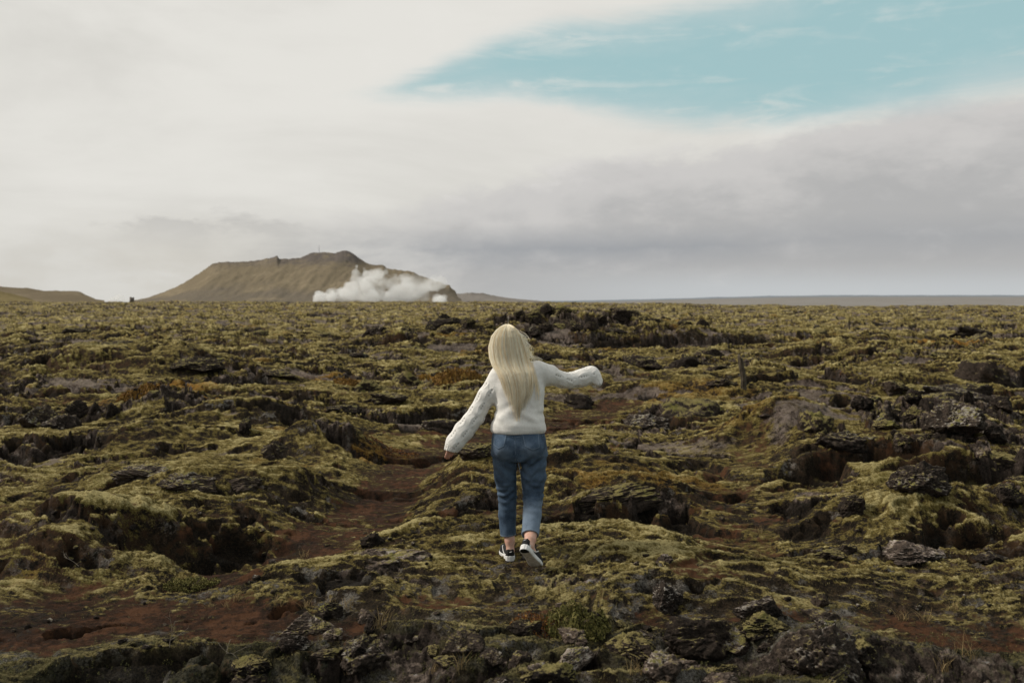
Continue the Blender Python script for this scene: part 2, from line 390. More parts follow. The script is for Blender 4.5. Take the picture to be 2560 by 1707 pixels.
def ground_material():
    M = Mat('moss_and_lava', rough=.95, spec=.08)
    g = M.geo('Position'); 
    rock, dirt, tip_light, orange, deep_shade, heath_vignette = (M.attr(k) for k in ('rock', 'dirt', 'tip_light', 'orange', 'deep_shade', 'heath_vignette'))
    nz = M.sep(M.geo('Normal'))[2]
    n_big = M.noise(.35, 3); n_mid = M.noise(2.2, 5, .6); n_f = M.noise(14, 5, .65); n_ff = M.noise(70, 4, .7); n_g = M.noise(190, 3, .7)
    streak = M.noise(1.0, 5, .65, stretch=(9, 26, 12), dist=.6)
    # moss
    crust = M.mix((.010, .008, .006), (.052, .036, .022), (n_f * .55 + n_ff * .5).step(.40, .66))
    crust = M.mix(crust, (.095, .072, .050), (n_g * .5 + n_ff * .5).step(.56, .68) * .5)
    crust = M.mix(crust, M.mix((.06, .050, .042), (.27, .25, .22), (n_ff * .6 + n_g * .45).step(.42, .62)), (M.noise(3.1, 6, .7) + (n_f - .5) * .6 + heath_vignette * .16).step(.56, .68) * .85)
    crust = M.mix(crust, (.060, .030, .014), (n_big + (n_f - .5) * 1.0).step(.48, .66) * .6)
    f = (tip_light * .85 + (n_mid - .5) * 1.5 + (n_f - .5) * 1.25 + (streak - .5) * 1.4 + (nz - .85) * 1.4 + (n_ff - .5) * .55)  # crest light and hollow shade are put into the moss colour
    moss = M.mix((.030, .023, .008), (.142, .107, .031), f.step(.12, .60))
    moss = M.mix(moss, (.45, .375, .170), (f + (n_ff - .5) * .6).step(.52, 1.15))  # pale dry moss plus painted highlight on mound tops
    moss = M.mix(moss, (.125, .112, .026), (n_mid + (n_big - .5)).step(.58, .82) * .35)
    moss = M.mix(moss, (.255, .125, .022), orange * (n_f + n_ff * .5).step(.5, .85))
    moss = M.mix(moss, (.010, .008, .004), (n_ff * .6 + n_g * .4).step(.48, .36) * .85)
    moss = M.mix(moss, (.42, .36, .19), (n_ff * .55 + n_g * .45).step(.55, .66) * .5)
    cover = (f + (n_ff - .5) * .7 + orange * .5 - heath_vignette * .42).step(.14, .42)
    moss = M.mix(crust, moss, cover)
    moss = M.mix(moss, M.mix((.008, .008, .004), (.060, .056, .026), (n_f * .5 + n_ff * .55).step(.42, .66)), (heath_vignette * 1.4 - .45).max(0.0) * (n_mid + (n_f - .5)).step(.30, .58) * .85)  # front ground darkened: dark heath plus a painted vignette
    # soil
    soil = M.mix((.014, .009, .006), (.060, .029, .016), (n_f * .6 + n_mid * .5).step(.38, .72))
    soil = M.mix(soil, (.008, .006, .005), (n_ff * .7 + n_f * .3).step(.47, .34) * .85)
    soil = M.mix(soil, (.100, .046, .022), (n_mid + (n_f - .5) * .8).step(.52, .68) * .7)
    soil = M.mix(soil, (.13, .10, .07), (n_g * .5 + n_ff * .5).step(.60, .70) * .45)
    # rock
    l1 = M.noise(5, 6, .7); l2 = M.noise(26, 5, .7)
    stone = M.mix((.012, .009, .007), (.082, .062, .050), (n_f * .55 + n_ff * .45).step(.36, .66))
    stone = M.mix(stone, (.225, .175, .142), (l1 + (l2 - .5) * .9 + (nz - .75) * .45).step(.44, .70) * .85)
    stone = M.mix(stone, (.36, .355, .335), (l2 * .55 + l1 * .5 + (nz - .8) * .12).step(.610, .68) * .6)
    stone = M.mix(stone, moss, (nz + (n_f - .5) * 1.3 + (n_mid - .5) * 1.2).step(.80, 1.05) * .75)
    col = M.mix(moss, soil, (dirt * .80 + (n_f - .5) * 1.8 + (n_mid - .5) * 1.9 + (n_ff - .5) * .9 - tip_light * .25).step(.26, .70))
    slabc = M.mix((.050, .036, .028), (.200, .162, .140), (n_f * .5 + n_ff * .35 + n_mid * .3).step(.45, .72))
    col = M.mix(col, slabc, (M.attr('slab') + (n_f - .5) * .9 + (n_ff - .5) * .4).step(.35, .70) * .9)
    col = M.mix(col, stone, (rock + (n_ff - .5) * .5).step(.3, .6))
    col = M.mix(col, M.mix((.004, .0035, .003), (.022, .016, .010), n_ff.step(.4, .65)), (deep_shade + (n_f - .5) * .35 + (n_ff - .5) * .2).step(.14, .46) * .92)  # cavity shade painted near-black into pits and gashes
    b = M.bump(n_ff, 1.0, .018)
    b = M.bump(n_g, 1.0, .007, b)
    return M.done(col, b)

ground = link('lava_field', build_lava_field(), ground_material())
tag(ground, 'moss covered lava field with dark rock and brown trails', kind='structure')
# ================================================================== implicit surfaces -> meshes
def surface_net(fn, lo, hi, step, smooth=1):
    lo = np.asarray(lo, float); hi = np.asarray(hi, float)
    n = np.ceil((hi - lo) / step).astype(int) + 1
    ax = [lo[i] + step * np.arange(n[i]) for i in range(3)]
    # coarse pass: only blocks that the surface can cross are sampled finely
    B = 8
    nb = (n + B - 1) // B
    cx = [lo[i] + step * (np.arange(nb[i]) * B + (B - 1) / 2) for i in range(3)]
    X, Y, Z = np.meshgrid(*cx, indexing='ij')
    cv = fn(np.stack([X, Y, Z], -1))
    near = np.abs(cv) < step * B * 1.35 + .012
    V = np.repeat(np.repeat(np.repeat(cv.astype(np.float32), B, 0), B, 1), B, 2)
    o = np.stack(np.meshgrid(*[np.arange(B)] * 3, indexing='ij'), -1).reshape(-1, 3)
    bl = np.argwhere(near)
    for i in range(0, len(bl), 400):
        g = (bl[i:i + 400, None] * B + o[None]).reshape(-1, 3)
        V[tuple(g.T)] = fn(lo + step * g)
    V = np.ascontiguousarray(V[:n[0], :n[1], :n[2]])
    ins = V < 0
    c = ins[:-1, :-1, :-1].astype(np.int8)
    tot = sum(ins[a:n[0] - 1 + a, b:n[1] - 1 + b, d:n[2] - 1 + d].astype(np.int8) for a in (0, 1) for b in (0, 1) for d in (0, 1))
    act = np.argwhere((tot > 0) & (tot < 8))
    idm = -np.ones(tot.shape, np.int64); idm[tuple(act.T)] = np.arange(len(act))
    acc = np.zeros((len(act), 3)); cnt = np.zeros(len(act))
    corners = [(a, b, d) for a in (0, 1) for b in (0, 1) for d in (0, 1)]
    for p in corners:
        for k in range(3):
            if p[k]: continue
            q = list(p); q[k] = 1
            v0 = V[tuple((act + p).T)]; v1 = V[tuple((act + q).T)]
            cr = (v0 < 0) != (v1 < 0)
            t = np.where(cr, v0 / np.where(v0 == v1, 1, v0 - v1), 0)
            pos = np.array(p, float) + t[:, None] * (np.array(q) - np.array(p))
            acc += pos * cr[:, None]; cnt += cr
    verts = lo + step * (act + acc / cnt[:, None])
    quads = []
    for k in range(3):
        u, w = [(1, 2), (2, 0), (0, 1)][k]
        sl0 = [slice(None)] * 3; sl1 = [slice(None)] * 3
        sl0[k] = slice(0, n[k] - 1); sl1[k] = slice(1, n[k])
        a = ins[tuple(sl0)]; b = ins[tuple(sl1)]
        e = np.argwhere(a != b)
        e = e[(e[:, u] > 0) & (e[:, w] > 0) & (e[:, u] < n[u] - 1) & (e[:, w] < n[w] - 1)]
        eu = np.zeros(3, int); eu[u] = 1; ew = np.zeros(3, int); ew[w] = 1
        f = np.stack([idm[tuple((e - eu - ew).T)], idm[tuple((e - ew).T)], idm[tuple(e.T)], idm[tuple((e - eu).T)]], -1)
        fl = ins[tuple(e.T)]
        f[~fl] = f[~fl][:, ::-1]
        quads.append(f)
    quads = np.concatenate(quads)
    for _ in range(smooth):
        s = np.zeros_like(verts); m = np.zeros(len(verts))
        for i in range(4):
            for j in ((i + 1) % 4, (i + 3) % 4):
                np.add.at(s, quads[:, i], verts[quads[:, j]]); np.add.at(m, quads[:, i], 1)
        verts = verts * .4 + .6 * s / np.maximum(m, 1)[:, None]
    return verts, quads

def smin(a, b, k):
    h = np.clip(.5 + .5 * (b - a) / k, 0, 1)
    return b + (a - b) * h - k * h * (1 - h)
def smax(a, b, k): return -smin(-a, -b, k)
def chain(p, pts, rad, k=.02, ret_t=False):
    d = None
    for i in range(len(pts) - 1):
        a = np.asarray(pts[i]); v = np.asarray(pts[i + 1]) - a
        t = np.clip(((p - a) @ v) / (v @ v), 0, 1)
        e = np.linalg.norm(p - a - t[..., None] * v, axis=-1) - (rad[i] + (rad[i + 1] - rad[i]) * t)
        d = e if d is None else smin(d, e, k)
    return d
def ellip(p, c, r):
    q = (p - np.asarray(c)) / np.asarray(r)
    l = np.linalg.norm(q, axis=-1)
    return (l - 1) * min(r)
def loft(p, S, ex=2.0):
    """sections (z, cx, cy, a, b) from low to high"""
    S = np.asarray(S); z = p[..., 2]
    cx, cy, a, b = (np.interp(z, S[:, 0], S[:, i]) for i in (1, 2, 3, 4))
    q = (np.abs((p[..., 0] - cx) / a) ** ex + np.abs((p[..., 1] - cy) / b) ** ex) ** (1 / ex)
    d = (q - 1) * np.minimum(a, b)
    return np.maximum(d, np.maximum(S[0, 0] - z, z - S[-1, 0]))
def plane(p, c, n):
    n = np.asarray(n, float); n = n / np.linalg.norm(n)
    return (p - np.asarray(c)) @ n

D0 = 6.9
ROOT = np.array([.03, D0, 0.0])
def sec(py, l, r, d, b):
    q0 = at(l, py, d); q1 = at(r, py, d)
    return (q0[2], (q0[0] + q1[0]) / 2, d, (q1[0] - q0[0]) / 2, b)

# joints
L_SH, L_EL, L_WR = at(1249, 931, 6.93), at(1188, 1040, 6.91), at(1130, 1118, 6.86)
R_SH, R_EL, R_WR = at(1344, 925, 6.93), at(1422, 951, 7.06), at(1482, 938, 7.16)
NECK, HEAD = at(1284, 900, 6.95), at(1268, 862, 7.0)

def folds(p, f, amp, seed): return amp * perlin3(p * np.asarray(f), seed)

def sd_sweater(p, inner=False):
    S = [sec(1081, 1231, 1360, 6.895, .125), sec(1078, 1228, 1363, 6.895, .131), sec(1072, 1226, 1366, 6.895, .134), sec(1062, 1228, 1365, 6.895, .133), sec(1050, 1233, 1361, 6.895, .126), sec(1036, 1237, 1358, 6.895, .116),
         sec(1019, 1239, 1358, 6.90, .110), sec(990, 1236, 1360, 6.91, .114), sec(970, 1234, 1362, 6.92, .120), sec(950, 1235, 1361, 6.925, .122),
         sec(930, 1239, 1355, 6.93, .112), sec(915, 1249, 1342, 6.935, .094), sec(905, 1260, 1325, 6.94, .076), sec(896, 1268, 1308, 6.945, .062)]
    d = loft(p, S[::1], 2.25)
    la = chain(p, [L_SH, at(1217, 988, 6.925), L_EL, at(1158, 1078, 6.885), at(1138, 1104, 6.865), at(1121, 1136, 6.85)], [.058, .063, .064, .069, .062, .044], .015)
    cut = plane(p, at(1126, 1129, 6.855), np.array([-.20, 0, -.98]))
    la = smax(la, cut, .012)
    ra = chain(p, [R_SH, at(1374, 938, 6.97), at(1402, 949, 7.02), R_EL, at(1452, 945, 7.10), at(1478, 938, 7.15), at(1489, 952, 7.14)], [.066, .070, .056, .053, .062, .066, .050], .015)
    ra = smin(ra, chain(p, [at(1487, 945, 7.12), at(1496, 958, 7.10)], [.045, .020], .02), .02)
    arms = smin(la, ra, .01)
    d = smin(d, arms, .045)
    # drape
    d = d + folds(p, (5, 4, 7), .005, 1) + folds(p + .25 * p[..., [2, 0, 1]], (9, 8, 12), .0028, 2)
    w = np.exp(-((p[..., 2] - 1.02) / .07) ** 2)
    d = d + w * .0025 * np.sin(p[..., 2] * 75 + p[..., 0] * 26 + 4 * perlin3(p * 6, 4))
    # hollow cuffs
    d = smax(d, -chain(p, [at(1130, 1122, 6.86), at(1116, 1150, 6.84)], [.040, .046], .01), .006)
    d = smax(d, -chain(p, [at(1486, 964, 7.11), at(1491, 985, 7.08)], [.020, .036], .01), .006)
    return d

J_L = [at(1262, 1135, 6.88), at(1263, 1190, 6.92), at(1269, 1240, 6.965), at(1268, 1287, 6.975), at(1270.5, 1346, 6.97)]
J_R = [at(1333, 1135, 6.88), at(1334, 1190, 6.895), at(1332, 1240, 6.895), at(1331, 1285, 6.81), at(1325, 1344, 6.68)]
def sd_jeans(p):
    S = [sec(1150, 1246, 1350, 6.89, .10), sec(1137, 1229, 1366, 6.89, .118), sec(1115, 1227.5, 1366, 6.885, .125), sec(1095, 1229, 1364, 6.89, .120), sec(1070, 1233, 1359, 6.895, .112), sec(1052, 1240, 1352, 6.9, .10)]
    d = loft(p, S, 2.3)
    d = smin(d, ellip(p, at(1264, 1118, 6.815), (.078, .072, .085)), .03)
    d = smin(d, ellip(p, at(1332, 1118, 6.815), (.080, .072, .085)), .03)
    l = chain(p, J_L, [.090, .077, .065, .062, .056], .015)
    r = chain(p, J_R, [.091, .087, .070, .063, .061], .015)
    l = smax(l, plane(p, at(1270.5, 1339, 6.97), J_L[4] - J_L[3] + np.array([.0, -.01, 0])), .004)
    r = smax(r, plane(p, at(1326, 1337, 6.69), J_R[4] - J_R[3]), .004)
    legs = smin(l, r, .006)
    d = smin(d, legs, .022)
    z = p[..., 2]
    kn = np.exp(-((z - .46) / .075) ** 2)
    ph = 2.2 * perlin3(p * 7, 11)
    d = d + kn * .0030 * np.sin(z * 150 + p[..., 0] * 30 + ph * 1.6)
    th = np.exp(-((z - .63) / .09) ** 2) * np.where(p[..., 0] > .05, 1, .45)
    d = d + th * .0040 * np.sin(z * 85 - np.abs(p[..., 0] - .13) * 60 + ph * 2)
    d = d + folds(p, (8, 8, 6), .0040, 12) + folds(p, (18, 16, 24), .0016, 13)
    d = smax(d, -chain(p, [at(1270.5, 1334, 6.97), at(1271, 1352, 6.97)], [.050, .052], .01), .003)
    d = smax(d, -chain(p, [at(1326.5, 1333, 6.70), at(1324, 1352, 6.66)], [.047, .050], .01), .003)
    return d

def hand_sdf(p, wrist, dirv, side, back, s=1.0):
    """palm and five fingers; dirv along the fingers, side towards the thumb, back = back of the hand"""
    dirv, side, back = (np.asarray(v, float) / np.linalg.norm(v) for v in (dirv, side, back))
    w = np.asarray(wrist)
    f = lambda a, b, c: w + s * (a * dirv + b * side + c * back)
    d = chain(p, [f(-.03, 0, 0), f(.01, 0, 0)], [.024, .024])
    for b in (-.026, -.009, .009, .026):
        d = smin(d, chain(p, [f(.01, b * .6, 0), f(.075, b, 0)], [.017, .0135]), .010)
    lens = {-.026: .060, -.009: .076, .009: .082, .026: .072}
    for b, L in lens.items():
        q = chain(p, [f(.075, b, 0), f(.075 + L * .45, b * 1.12, -.008), f(.075 + L * .78, b * 1.15, -.022), f(.075 + L * .97, b * 1.1, -.036)], [.0095, .0085, .0078, .0068], .004)
        d = smin(d, q, .004)
    th = chain(p, [f(.015, .022, -.004), f(.045, .046, -.014), f(.072, .056, -.022), f(.095, .058, -.030)], [.014, .0105, .0092, .0078], .005)
    return smin(d, th, .007)

def sd_body(p):
    S = [sec(1140, 1240, 1356, 6.89, .085), sec(1110, 1236, 1358, 6.885, .095), sec(1060, 1246, 1348, 6.9, .085), sec(1019, 1252, 1345, 6.9, .082), sec(960, 1246, 1350, 6.92, .092), sec(930, 1252, 1345, 6.93, .08), sec(912, 1266, 1322, 6.94, .06)]
    d = loft(p, S)
    d = smin(d, chain(p, [at(1288, 912, 6.94), NECK, at(1276, 885, 6.97)], [.055, .047, .046]), .03)
    hd = ellip(p, HEAD, (.072, .092, .108))
    hd = smin(hd, ellip(p, HEAD + np.array([-.012, .045, -.062]), (.048, .048, .055)), .03)      # jaw
    hd = smin(hd, chain(p, [HEAD + np.array([-.004, .088, .0]), HEAD + np.array([-.010, .106, -.034])], [.008, .014]), .012)  # nose
    for sx in (-1, 1):
        hd = smax(hd, -ellip(p, HEAD + np.array([sx * .031 - .004, .093, .006]), (.017, .012, .011)), .01)
        hd = smin(hd, ellip(p, HEAD + np.array([sx * .075, .0, -.012]), (.010, .020, .032)), .006)
    hd = smin(hd, ellip(p, HEAD + np.array([-.011, .094, -.058]), (.022, .012, .007)), .008)     # mouth
    d = smin(d, hd, .02)
    d = smin(d, chain(p, [L_SH, L_EL, at(1142, 1094, 6.86)], [.046, .036, .026]), .03)
    d = smin(d, chain(p, [R_SH, R_EL, at(1458, 943, 7.11)], [.046, .036, .026]), .03)
    d = smin(d, hand_sdf(p, at(1136, 1104, 6.86), at(1117, 1149, 6.85) - at(1136, 1104, 6.86), (.9, .3, .35), (-.1, -1, .0), .85), .01)
    d = smin(d, hand_sdf(p, at(1455, 944, 7.11), at(1478, 940, 7.15) - at(1455, 944, 7.11), (0, 1, .2), (.3, 0, .8), .5), .01)
    ll = chain(p, [J_L[0], J_L[1], J_L[2], J_L[3], at(1272, 1330, 6.965), at(1274.5, 1352, 6.945), at(1276, 1376, 6.93), at(1274, 1393, 6.99), at(1270, 1394, 7.06)], [.075, .066, .052, .052, .040, .0315, .025, .022, .022])
    rl = chain(p, [J_R[0], J_R[1], J_R[2], J_R[3], at(1327, 1332, 6.71), at(1325.5, 1349, 6.635), at(1322, 1364, 6.59), at(1338, 1392, 6.65)], [.075, .068, .054, .053, .042, .036, .029, .026])
    return smin(d, smin(ll, rl, .01), .03)

person = empty('person', tuple(ROOT))
tag(person, 'blonde woman in cream sweater and cropped blue jeans, walking away with arms held out', 'person')

def add_part(name, verts, quads, mat, parent=None, attrs=None, tris=None):
    me = mesh_np(name, np.asarray(verts) - ROOT, quads=quads, tris=tris, attrs=attrs)
    o = link(name, me, mat, parent or person)
    return o

# ---------------- materials
def m_skin():
    M = Mat('skin', .5, .3)
    M.b.inputs['Subsurface Weight'].default_value = .08
    c = M.mix((.52, .30, .22), (.62, .39, .30), M.noise(18, 3).step(.35, .65))
    c = M.mix(c, (.55, .24, .18), M.noise(60, 2).step(.55, .7) * .35)
    return M.done(c, M.bump(M.noise(300, 2), .3, .001))
def m_knit():
    M = Mat('cream_knit', .95, .1)
    M.b.inputs['Sheen Weight'].default_value = .25
    fu = M.noise(240, 3, .7); me_ = M.noise(34, 4, .6)
    c = M.mix((.68, .655, .61), (.81, .785, .74), (fu * .5 + me_ * .5).step(.36, .62))
    lace = M.attr('lace')
    c = M.mix(c, (.13, .11, .09), lace.step(.25, .8) * .52)
    c = M.mix(c, (.52, .49, .45), M.attr('rib') * .55)
    b = M.bump(fu, .5, .0015)
    return M.done(c, M.bump(me_, .5, .004, b))
def m_denim():
    M = Mat('blue_denim', .9, .12)
    tw = M.noise(1, 2, .5, stretch=(520, 520, 130)); fade = M.noise(9, 4, .6); z = M.sep(M.tc.outputs['Object'])[2]
    c = M.mix((.034, .054, .086), (.088, .128, .185), (fade * .75 + tw * .4).step(.40, .72))
    c = M.mix(c, (.215, .270, .340), (M.attr('wear') + (fade - .5) * .9 + (tw - .5) * .5).step(.35, 1.05) * .75)
    c = M.mix(c, (.22, .27, .33), M.attr('hem').step(.3, .9) * .5)
    return M.done(c, M.bump(tw, .6, .0015))
def m_plain(name, col, col2=None, rough=.7, scale=60, spec=.2):
    M = Mat(name, rough, spec)
    c = M.mix(col, col2 or tuple(v * .7 for v in col), M.noise(scale, 4, .6).step(.38, .66))
    return M.done(c, M.bump(M.noise(scale * 4, 3), .5, .0012))
SKIN, KNIT, DENIM = m_skin(), m_knit(), m_denim()
STITCH = m_plain('denim_stitching', (.14, .19, .25), (.075, .11, .17))

# ---------------- body
bv, bq = surface_net(sd_body, ROOT + (-.62, -.50, -.08), ROOT + (.68, .40, 1.68), .0055, 1)
add_part('body', bv, bq, SKIN)
eyem = m_plain('eye_white', (.7, .68, .66), rough=.2)
for sx in (-1, 1):
    c = HEAD + np.array([sx * .031 - .004, .085, .006])
    ev, eq = surface_net(lambda p: ellip(p, c, (.011, .011, .011)), c - .016, c + .016, .004, 1)
    add_part('eye', ev, eq, eyem)

# ---------------- sweater
sv_, sq_ = surface_net(sd_sweater, ROOT + (-.62, -.24, .68), ROOT + (.68, .46, 1.46), .005, 1)
def arm_uv(v, pts):
    best = np.full(len(v), 9.); S_ = np.zeros(len(v)); W = np.zeros(len(v)); acc = 0
    for a, b in zip(pts[:-1], pts[1:]):
        a = np.asarray(a); ab = np.asarray(b) - a; L = np.linalg.norm(ab)
        t = np.clip(((v - a) @ ab) / L ** 2, 0, 1); e = v - a - t[:, None] * ab
        d = np.linalg.norm(e, axis=1); near = d < best
        u = ab / L; up = np.cross(u, (0, 1, 0)); up /= np.linalg.norm(up); bk = np.cross(u, up)
        ang = np.arctan2(e @ up, e @ bk)
        best = np.where(near, d, best); S_ = np.where(near, acc + t * L, S_); W = np.where(near, ang * .07, W); acc += L
    return best, S_, W
lace = np.zeros(len(sv_)); rib = np.zeros(len(sv_)); push = np.zeros(len(sv_))
for pts, off in (([L_SH, L_EL, at(1121, 1136, 6.85)], .0), ([R_SH, R_EL, R_WR, at(1494, 956, 7.13)], .02)):
    d, s, w = arm_uv(sv_, pts)
    m = (d < .13) & (s > .10) & (sv_[:, 2] > .70)
    for row in (-1, 0, 1):
        w0 = row * .075 + .012
        ww = w - w0
        ss = (s + off + (row % 2) * .055) % .11 - .055
        leaf = np.clip(1 - (ss / .05) ** 2, 0, 1) * .026
        inside = np.abs(ww) < leaf
        vein = np.exp(-(ww / .0065) ** 2)
        edge = np.exp(-((np.abs(ww) - leaf) / .006) ** 2) * (np.abs(ss) < .05)
        ribs = .5 + .5 * np.sin((s + np.abs(ww) * 1.6) * 2 * np.pi / .0145)
        push += np.where(m, edge * .0018 + inside * ribs * .0014 - vein * .002 * (np.abs(ss) < .045), 0)
        holes = np.clip(vein * (.62 + .5 * np.sin(s * 2 * np.pi / .021)), 0, 1) * (ss > -.047) * (ss < .020)
        lace = np.maximum(lace, np.where(m, holes, 0))
    # ribbed cuff of the lowered arm
    if off == 0:
        dc = -plane(sv_, at(1126, 1129, 6.855), np.array([-.20, 0, -.98]))
        mm = (d < .12) & (dc < .045) & (sv_[:, 0] < -.2)
        rib = np.maximum(rib, np.where(mm, .5 + .5 * np.sin(w * 2 * np.pi / .020), 0))
hem = (sv_[:, 2] < .965) & (np.abs(sv_[:, 0] - .03) < .28) & (sv_[:, 0] > -.22)
ha = np.arctan2(sv_[:, 1] - 6.895, sv_[:, 0] - .045)
rib = np.maximum(rib, np.where(hem, (.5 + .5 * np.sin(ha * 95)) * sstep(.968, .955, sv_[:, 2]) * .6, 0))
def vnormals(v, q):
    n = np.zeros_like(v); fn_ = np.cross(v[q[:, 2]] - v[q[:, 0]], v[q[:, 3]] - v[q[:, 1]])
    for i in range(4): np.add.at(n, q[:, i], fn_)
    return n / np.maximum(np.linalg.norm(n, axis=1, keepdims=True), 1e-12)
sn = vnormals(sv_, sq_); sy_ = np.clip(-sn[:, 1], 0, 1)
q_ = sv_ + .06 * np.stack([perlin3(sv_ * 6, 41), perlin3(sv_ * 6, 42), perlin3(sv_ * 6, 43)], -1)
drape = np.sin((q_[:, 2] + .55 * np.abs(sv_[:, 0] - .04)) * 55) * np.exp(-((sv_[:, 2] - 1.03) / .08) ** 2) * .0050 + .0045 * perlin3(q_ * np.array([8, 8, 6]), 44)
sv2 = sv_ + sn * (push - .004 * lace - .0015 * rib + drape * sy_ * (np.abs(sv_[:, 0] - .04) < .2))[:, None]
add_part('sweater', sv2, sq_, KNIT, attrs=dict(lace=lace, rib=rib))

# ---------------- jeans
jv, jq = surface_net(sd_jeans, ROOT + (-.24, -.36, .13), ROOT + (.30, .24, 1.0), .004, 2)
front = jv[:, 1]
wear = .55 * np.exp(-((jv[:, 2] - .80) / .10) ** 2) * (jv[:, 1] < 6.86) + .85 * np.exp(-((jv[:, 2] - .30) / .15) ** 2) * (jv[:, 0] > .07) + .30 * np.exp(-((jv[:, 2] - .42) / .06) ** 2) + .25 * np.exp(-((jv[:, 0] + .08) / .03) ** 2)
hemA = np.zeros(len(jv))
for J, c in ((J_L, at(1270.5, 1339, 6.97)), (J_R, at(1326, 1337, 6.69))):
    e = -plane(jv, c, J[4] - J[3]); hemA = np.maximum(hemA, (e < .016) * (np.linalg.norm(jv - c, axis=1) < .09))
jn = vnormals(jv, jq); wy_ = np.clip(-jn[:, 1], 0, 1) ** 1.3
q_ = jv + .03 * np.stack([perlin3(jv * 9, 31), perlin3(jv * 9, 32), perlin3(jv * 9, 33)], -1)
right = jv[:, 0] > .05
slant = np.where(right, 1, -1) * (jv[:, 0] - np.where(right, .14, -.03))
crease = np.sin((q_[:, 2] + .45 * slant) * 105) * np.exp(-((jv[:, 2] - .47) / .085) ** 2) * .0058 + np.sin((q_[:, 2] - .9 * slant) * 72 + 1) * np.exp(-((jv[:, 2] - .66) / .09) ** 2) * np.where(right, .0075, .0035) + .003 * perlin3(q_ * np.array([16, 16, 11]), 35)
jv = jv + jn * (crease * wy_)[:, None]
jeans = add_part('jeans', jv, jq, DENIM, attrs=dict(wear=wear, hem=hemA))

def back_hit(px, py, fn, d0=6.55, d1=7.05):
    ds = np.linspace(d0, d1, 200)
    P = np.stack([at(px, py, d) for d in ds])
    v = fn(P); k = np.argmax(v < 0)
    if k == 0: return P[-1]
    t = v[k - 1] / (v[k - 1] - v[k]); return P[k - 1] + t * (P[k] - P[k - 1])
def tube(pts, r, sides=5):
    pts = np.asarray(pts); n = len(pts); r = np.broadcast_to(np.asarray(r, float), (n,))
    t = np.gradient(pts, axis=0); t /= np.maximum(np.linalg.norm(t, axis=1, keepdims=True), 1e-9)
    up = np.eye(3)[np.argmin(np.abs(t).sum(0))][None]
    a = np.cross(t, up); a /= np.linalg.norm(a, axis=1, keepdims=True); b = np.cross(t, a)
    th = np.arange(sides) * 2 * np.pi / sides
    v = pts[:, None] + r[:, None, None] * (np.cos(th)[None, :, None] * a[:, None] + np.sin(th)[None, :, None] * b[:, None])
    v = v.reshape(-1, 3); i = np.arange(n - 1)[:, None] * sides; j = np.arange(sides)[None]; k = (j + 1) % sides
    q = np.stack([i + j, i + k, i + sides + k, i + sides + j], -1).reshape(-1, 4)
    return v, q
def merge(parts):
    V, Q, o = [], [], 0
    for v, q in parts: V.append(v); Q.append(q + o); o += len(v)
    return np.concatenate(V), np.concatenate(Q)
def pocket(poly):
    (tl, tr, br, bm, bl) = [np.array(v, float) for v in poly]
    n = 22; V = []; Q = []; ed = []
    for i in range(n + 1):
        v = i / n
        for j in range(n + 1):
            u = j / n
            top = tl + (tr - tl) * u
            bot = bl + (bm - bl) * min(1, u * 2) if u < .5 else bm + (br - bm) * (u - .5) * 2
            q = top + (bot - top) * v
            h = back_hit(q[0], q[1], sd_jeans)
            e = min(u, 1 - u, v * .9, 1 - v)
            V.append(h + np.array([0, -.0045 + (.0035 if e < .01 else 0), 0])); ed.append(1.0 if .05 < e < .11 else (.6 if e < .03 else 0))
    idx = np.arange((n + 1) ** 2).reshape(n + 1, n + 1)
    Q = np.stack([idx[:-1, :-1], idx[1:, :-1], idx[1:, 1:], idx[:-1, 1:]], -1).reshape(-1, 4)
    return np.array(V), Q, np.array(ed)
for poly in ([(1232, 1078), (1270, 1079), (1261, 1117), (1246, 1124), (1232, 1112)], [(1301, 1080), (1350, 1078), (1352, 1120), (1333, 1128), (1310, 1116)]):
    pv, pq, ed = pocket(poly)
    add_part('pocket', pv, pq, DENIM, jeans, attrs=dict(wear=.35 + .0 * ed, hem=ed))
seams = []
for line in ([(1287, 1079), (1287.5, 1100), (1288, 1118), (1289, 1136)], [(1233, 1090), (1262, 1088), (1287, 1094)], [(1287, 1094), (1318, 1088), (1360, 1089)], [(1294, 1146), (1301, 1180), (1308, 1235)], [(1288, 1146), (1290, 1190), (1290.5, 1240), (1289, 1290)]):
    L = np.array(line, float); t = np.linspace(0, len(L) - 1, 26); i = np.minimum(t.astype(int), len(L) - 2); f = (t - i)[:, None]
    Pp = L[i] * (1 - f) + L[i + 1] * f
    seams.append(tube([back_hit(a, b, sd_jeans) + np.array([0, -.001, 0]) for a, b in Pp], .0026))
v, q = merge(seams[:1]); add_part('seam', v, q, STITCH, jeans)
for s_ in seams[1:]: add_part('seam', s_[0], s_[1], STITCH, jeans)

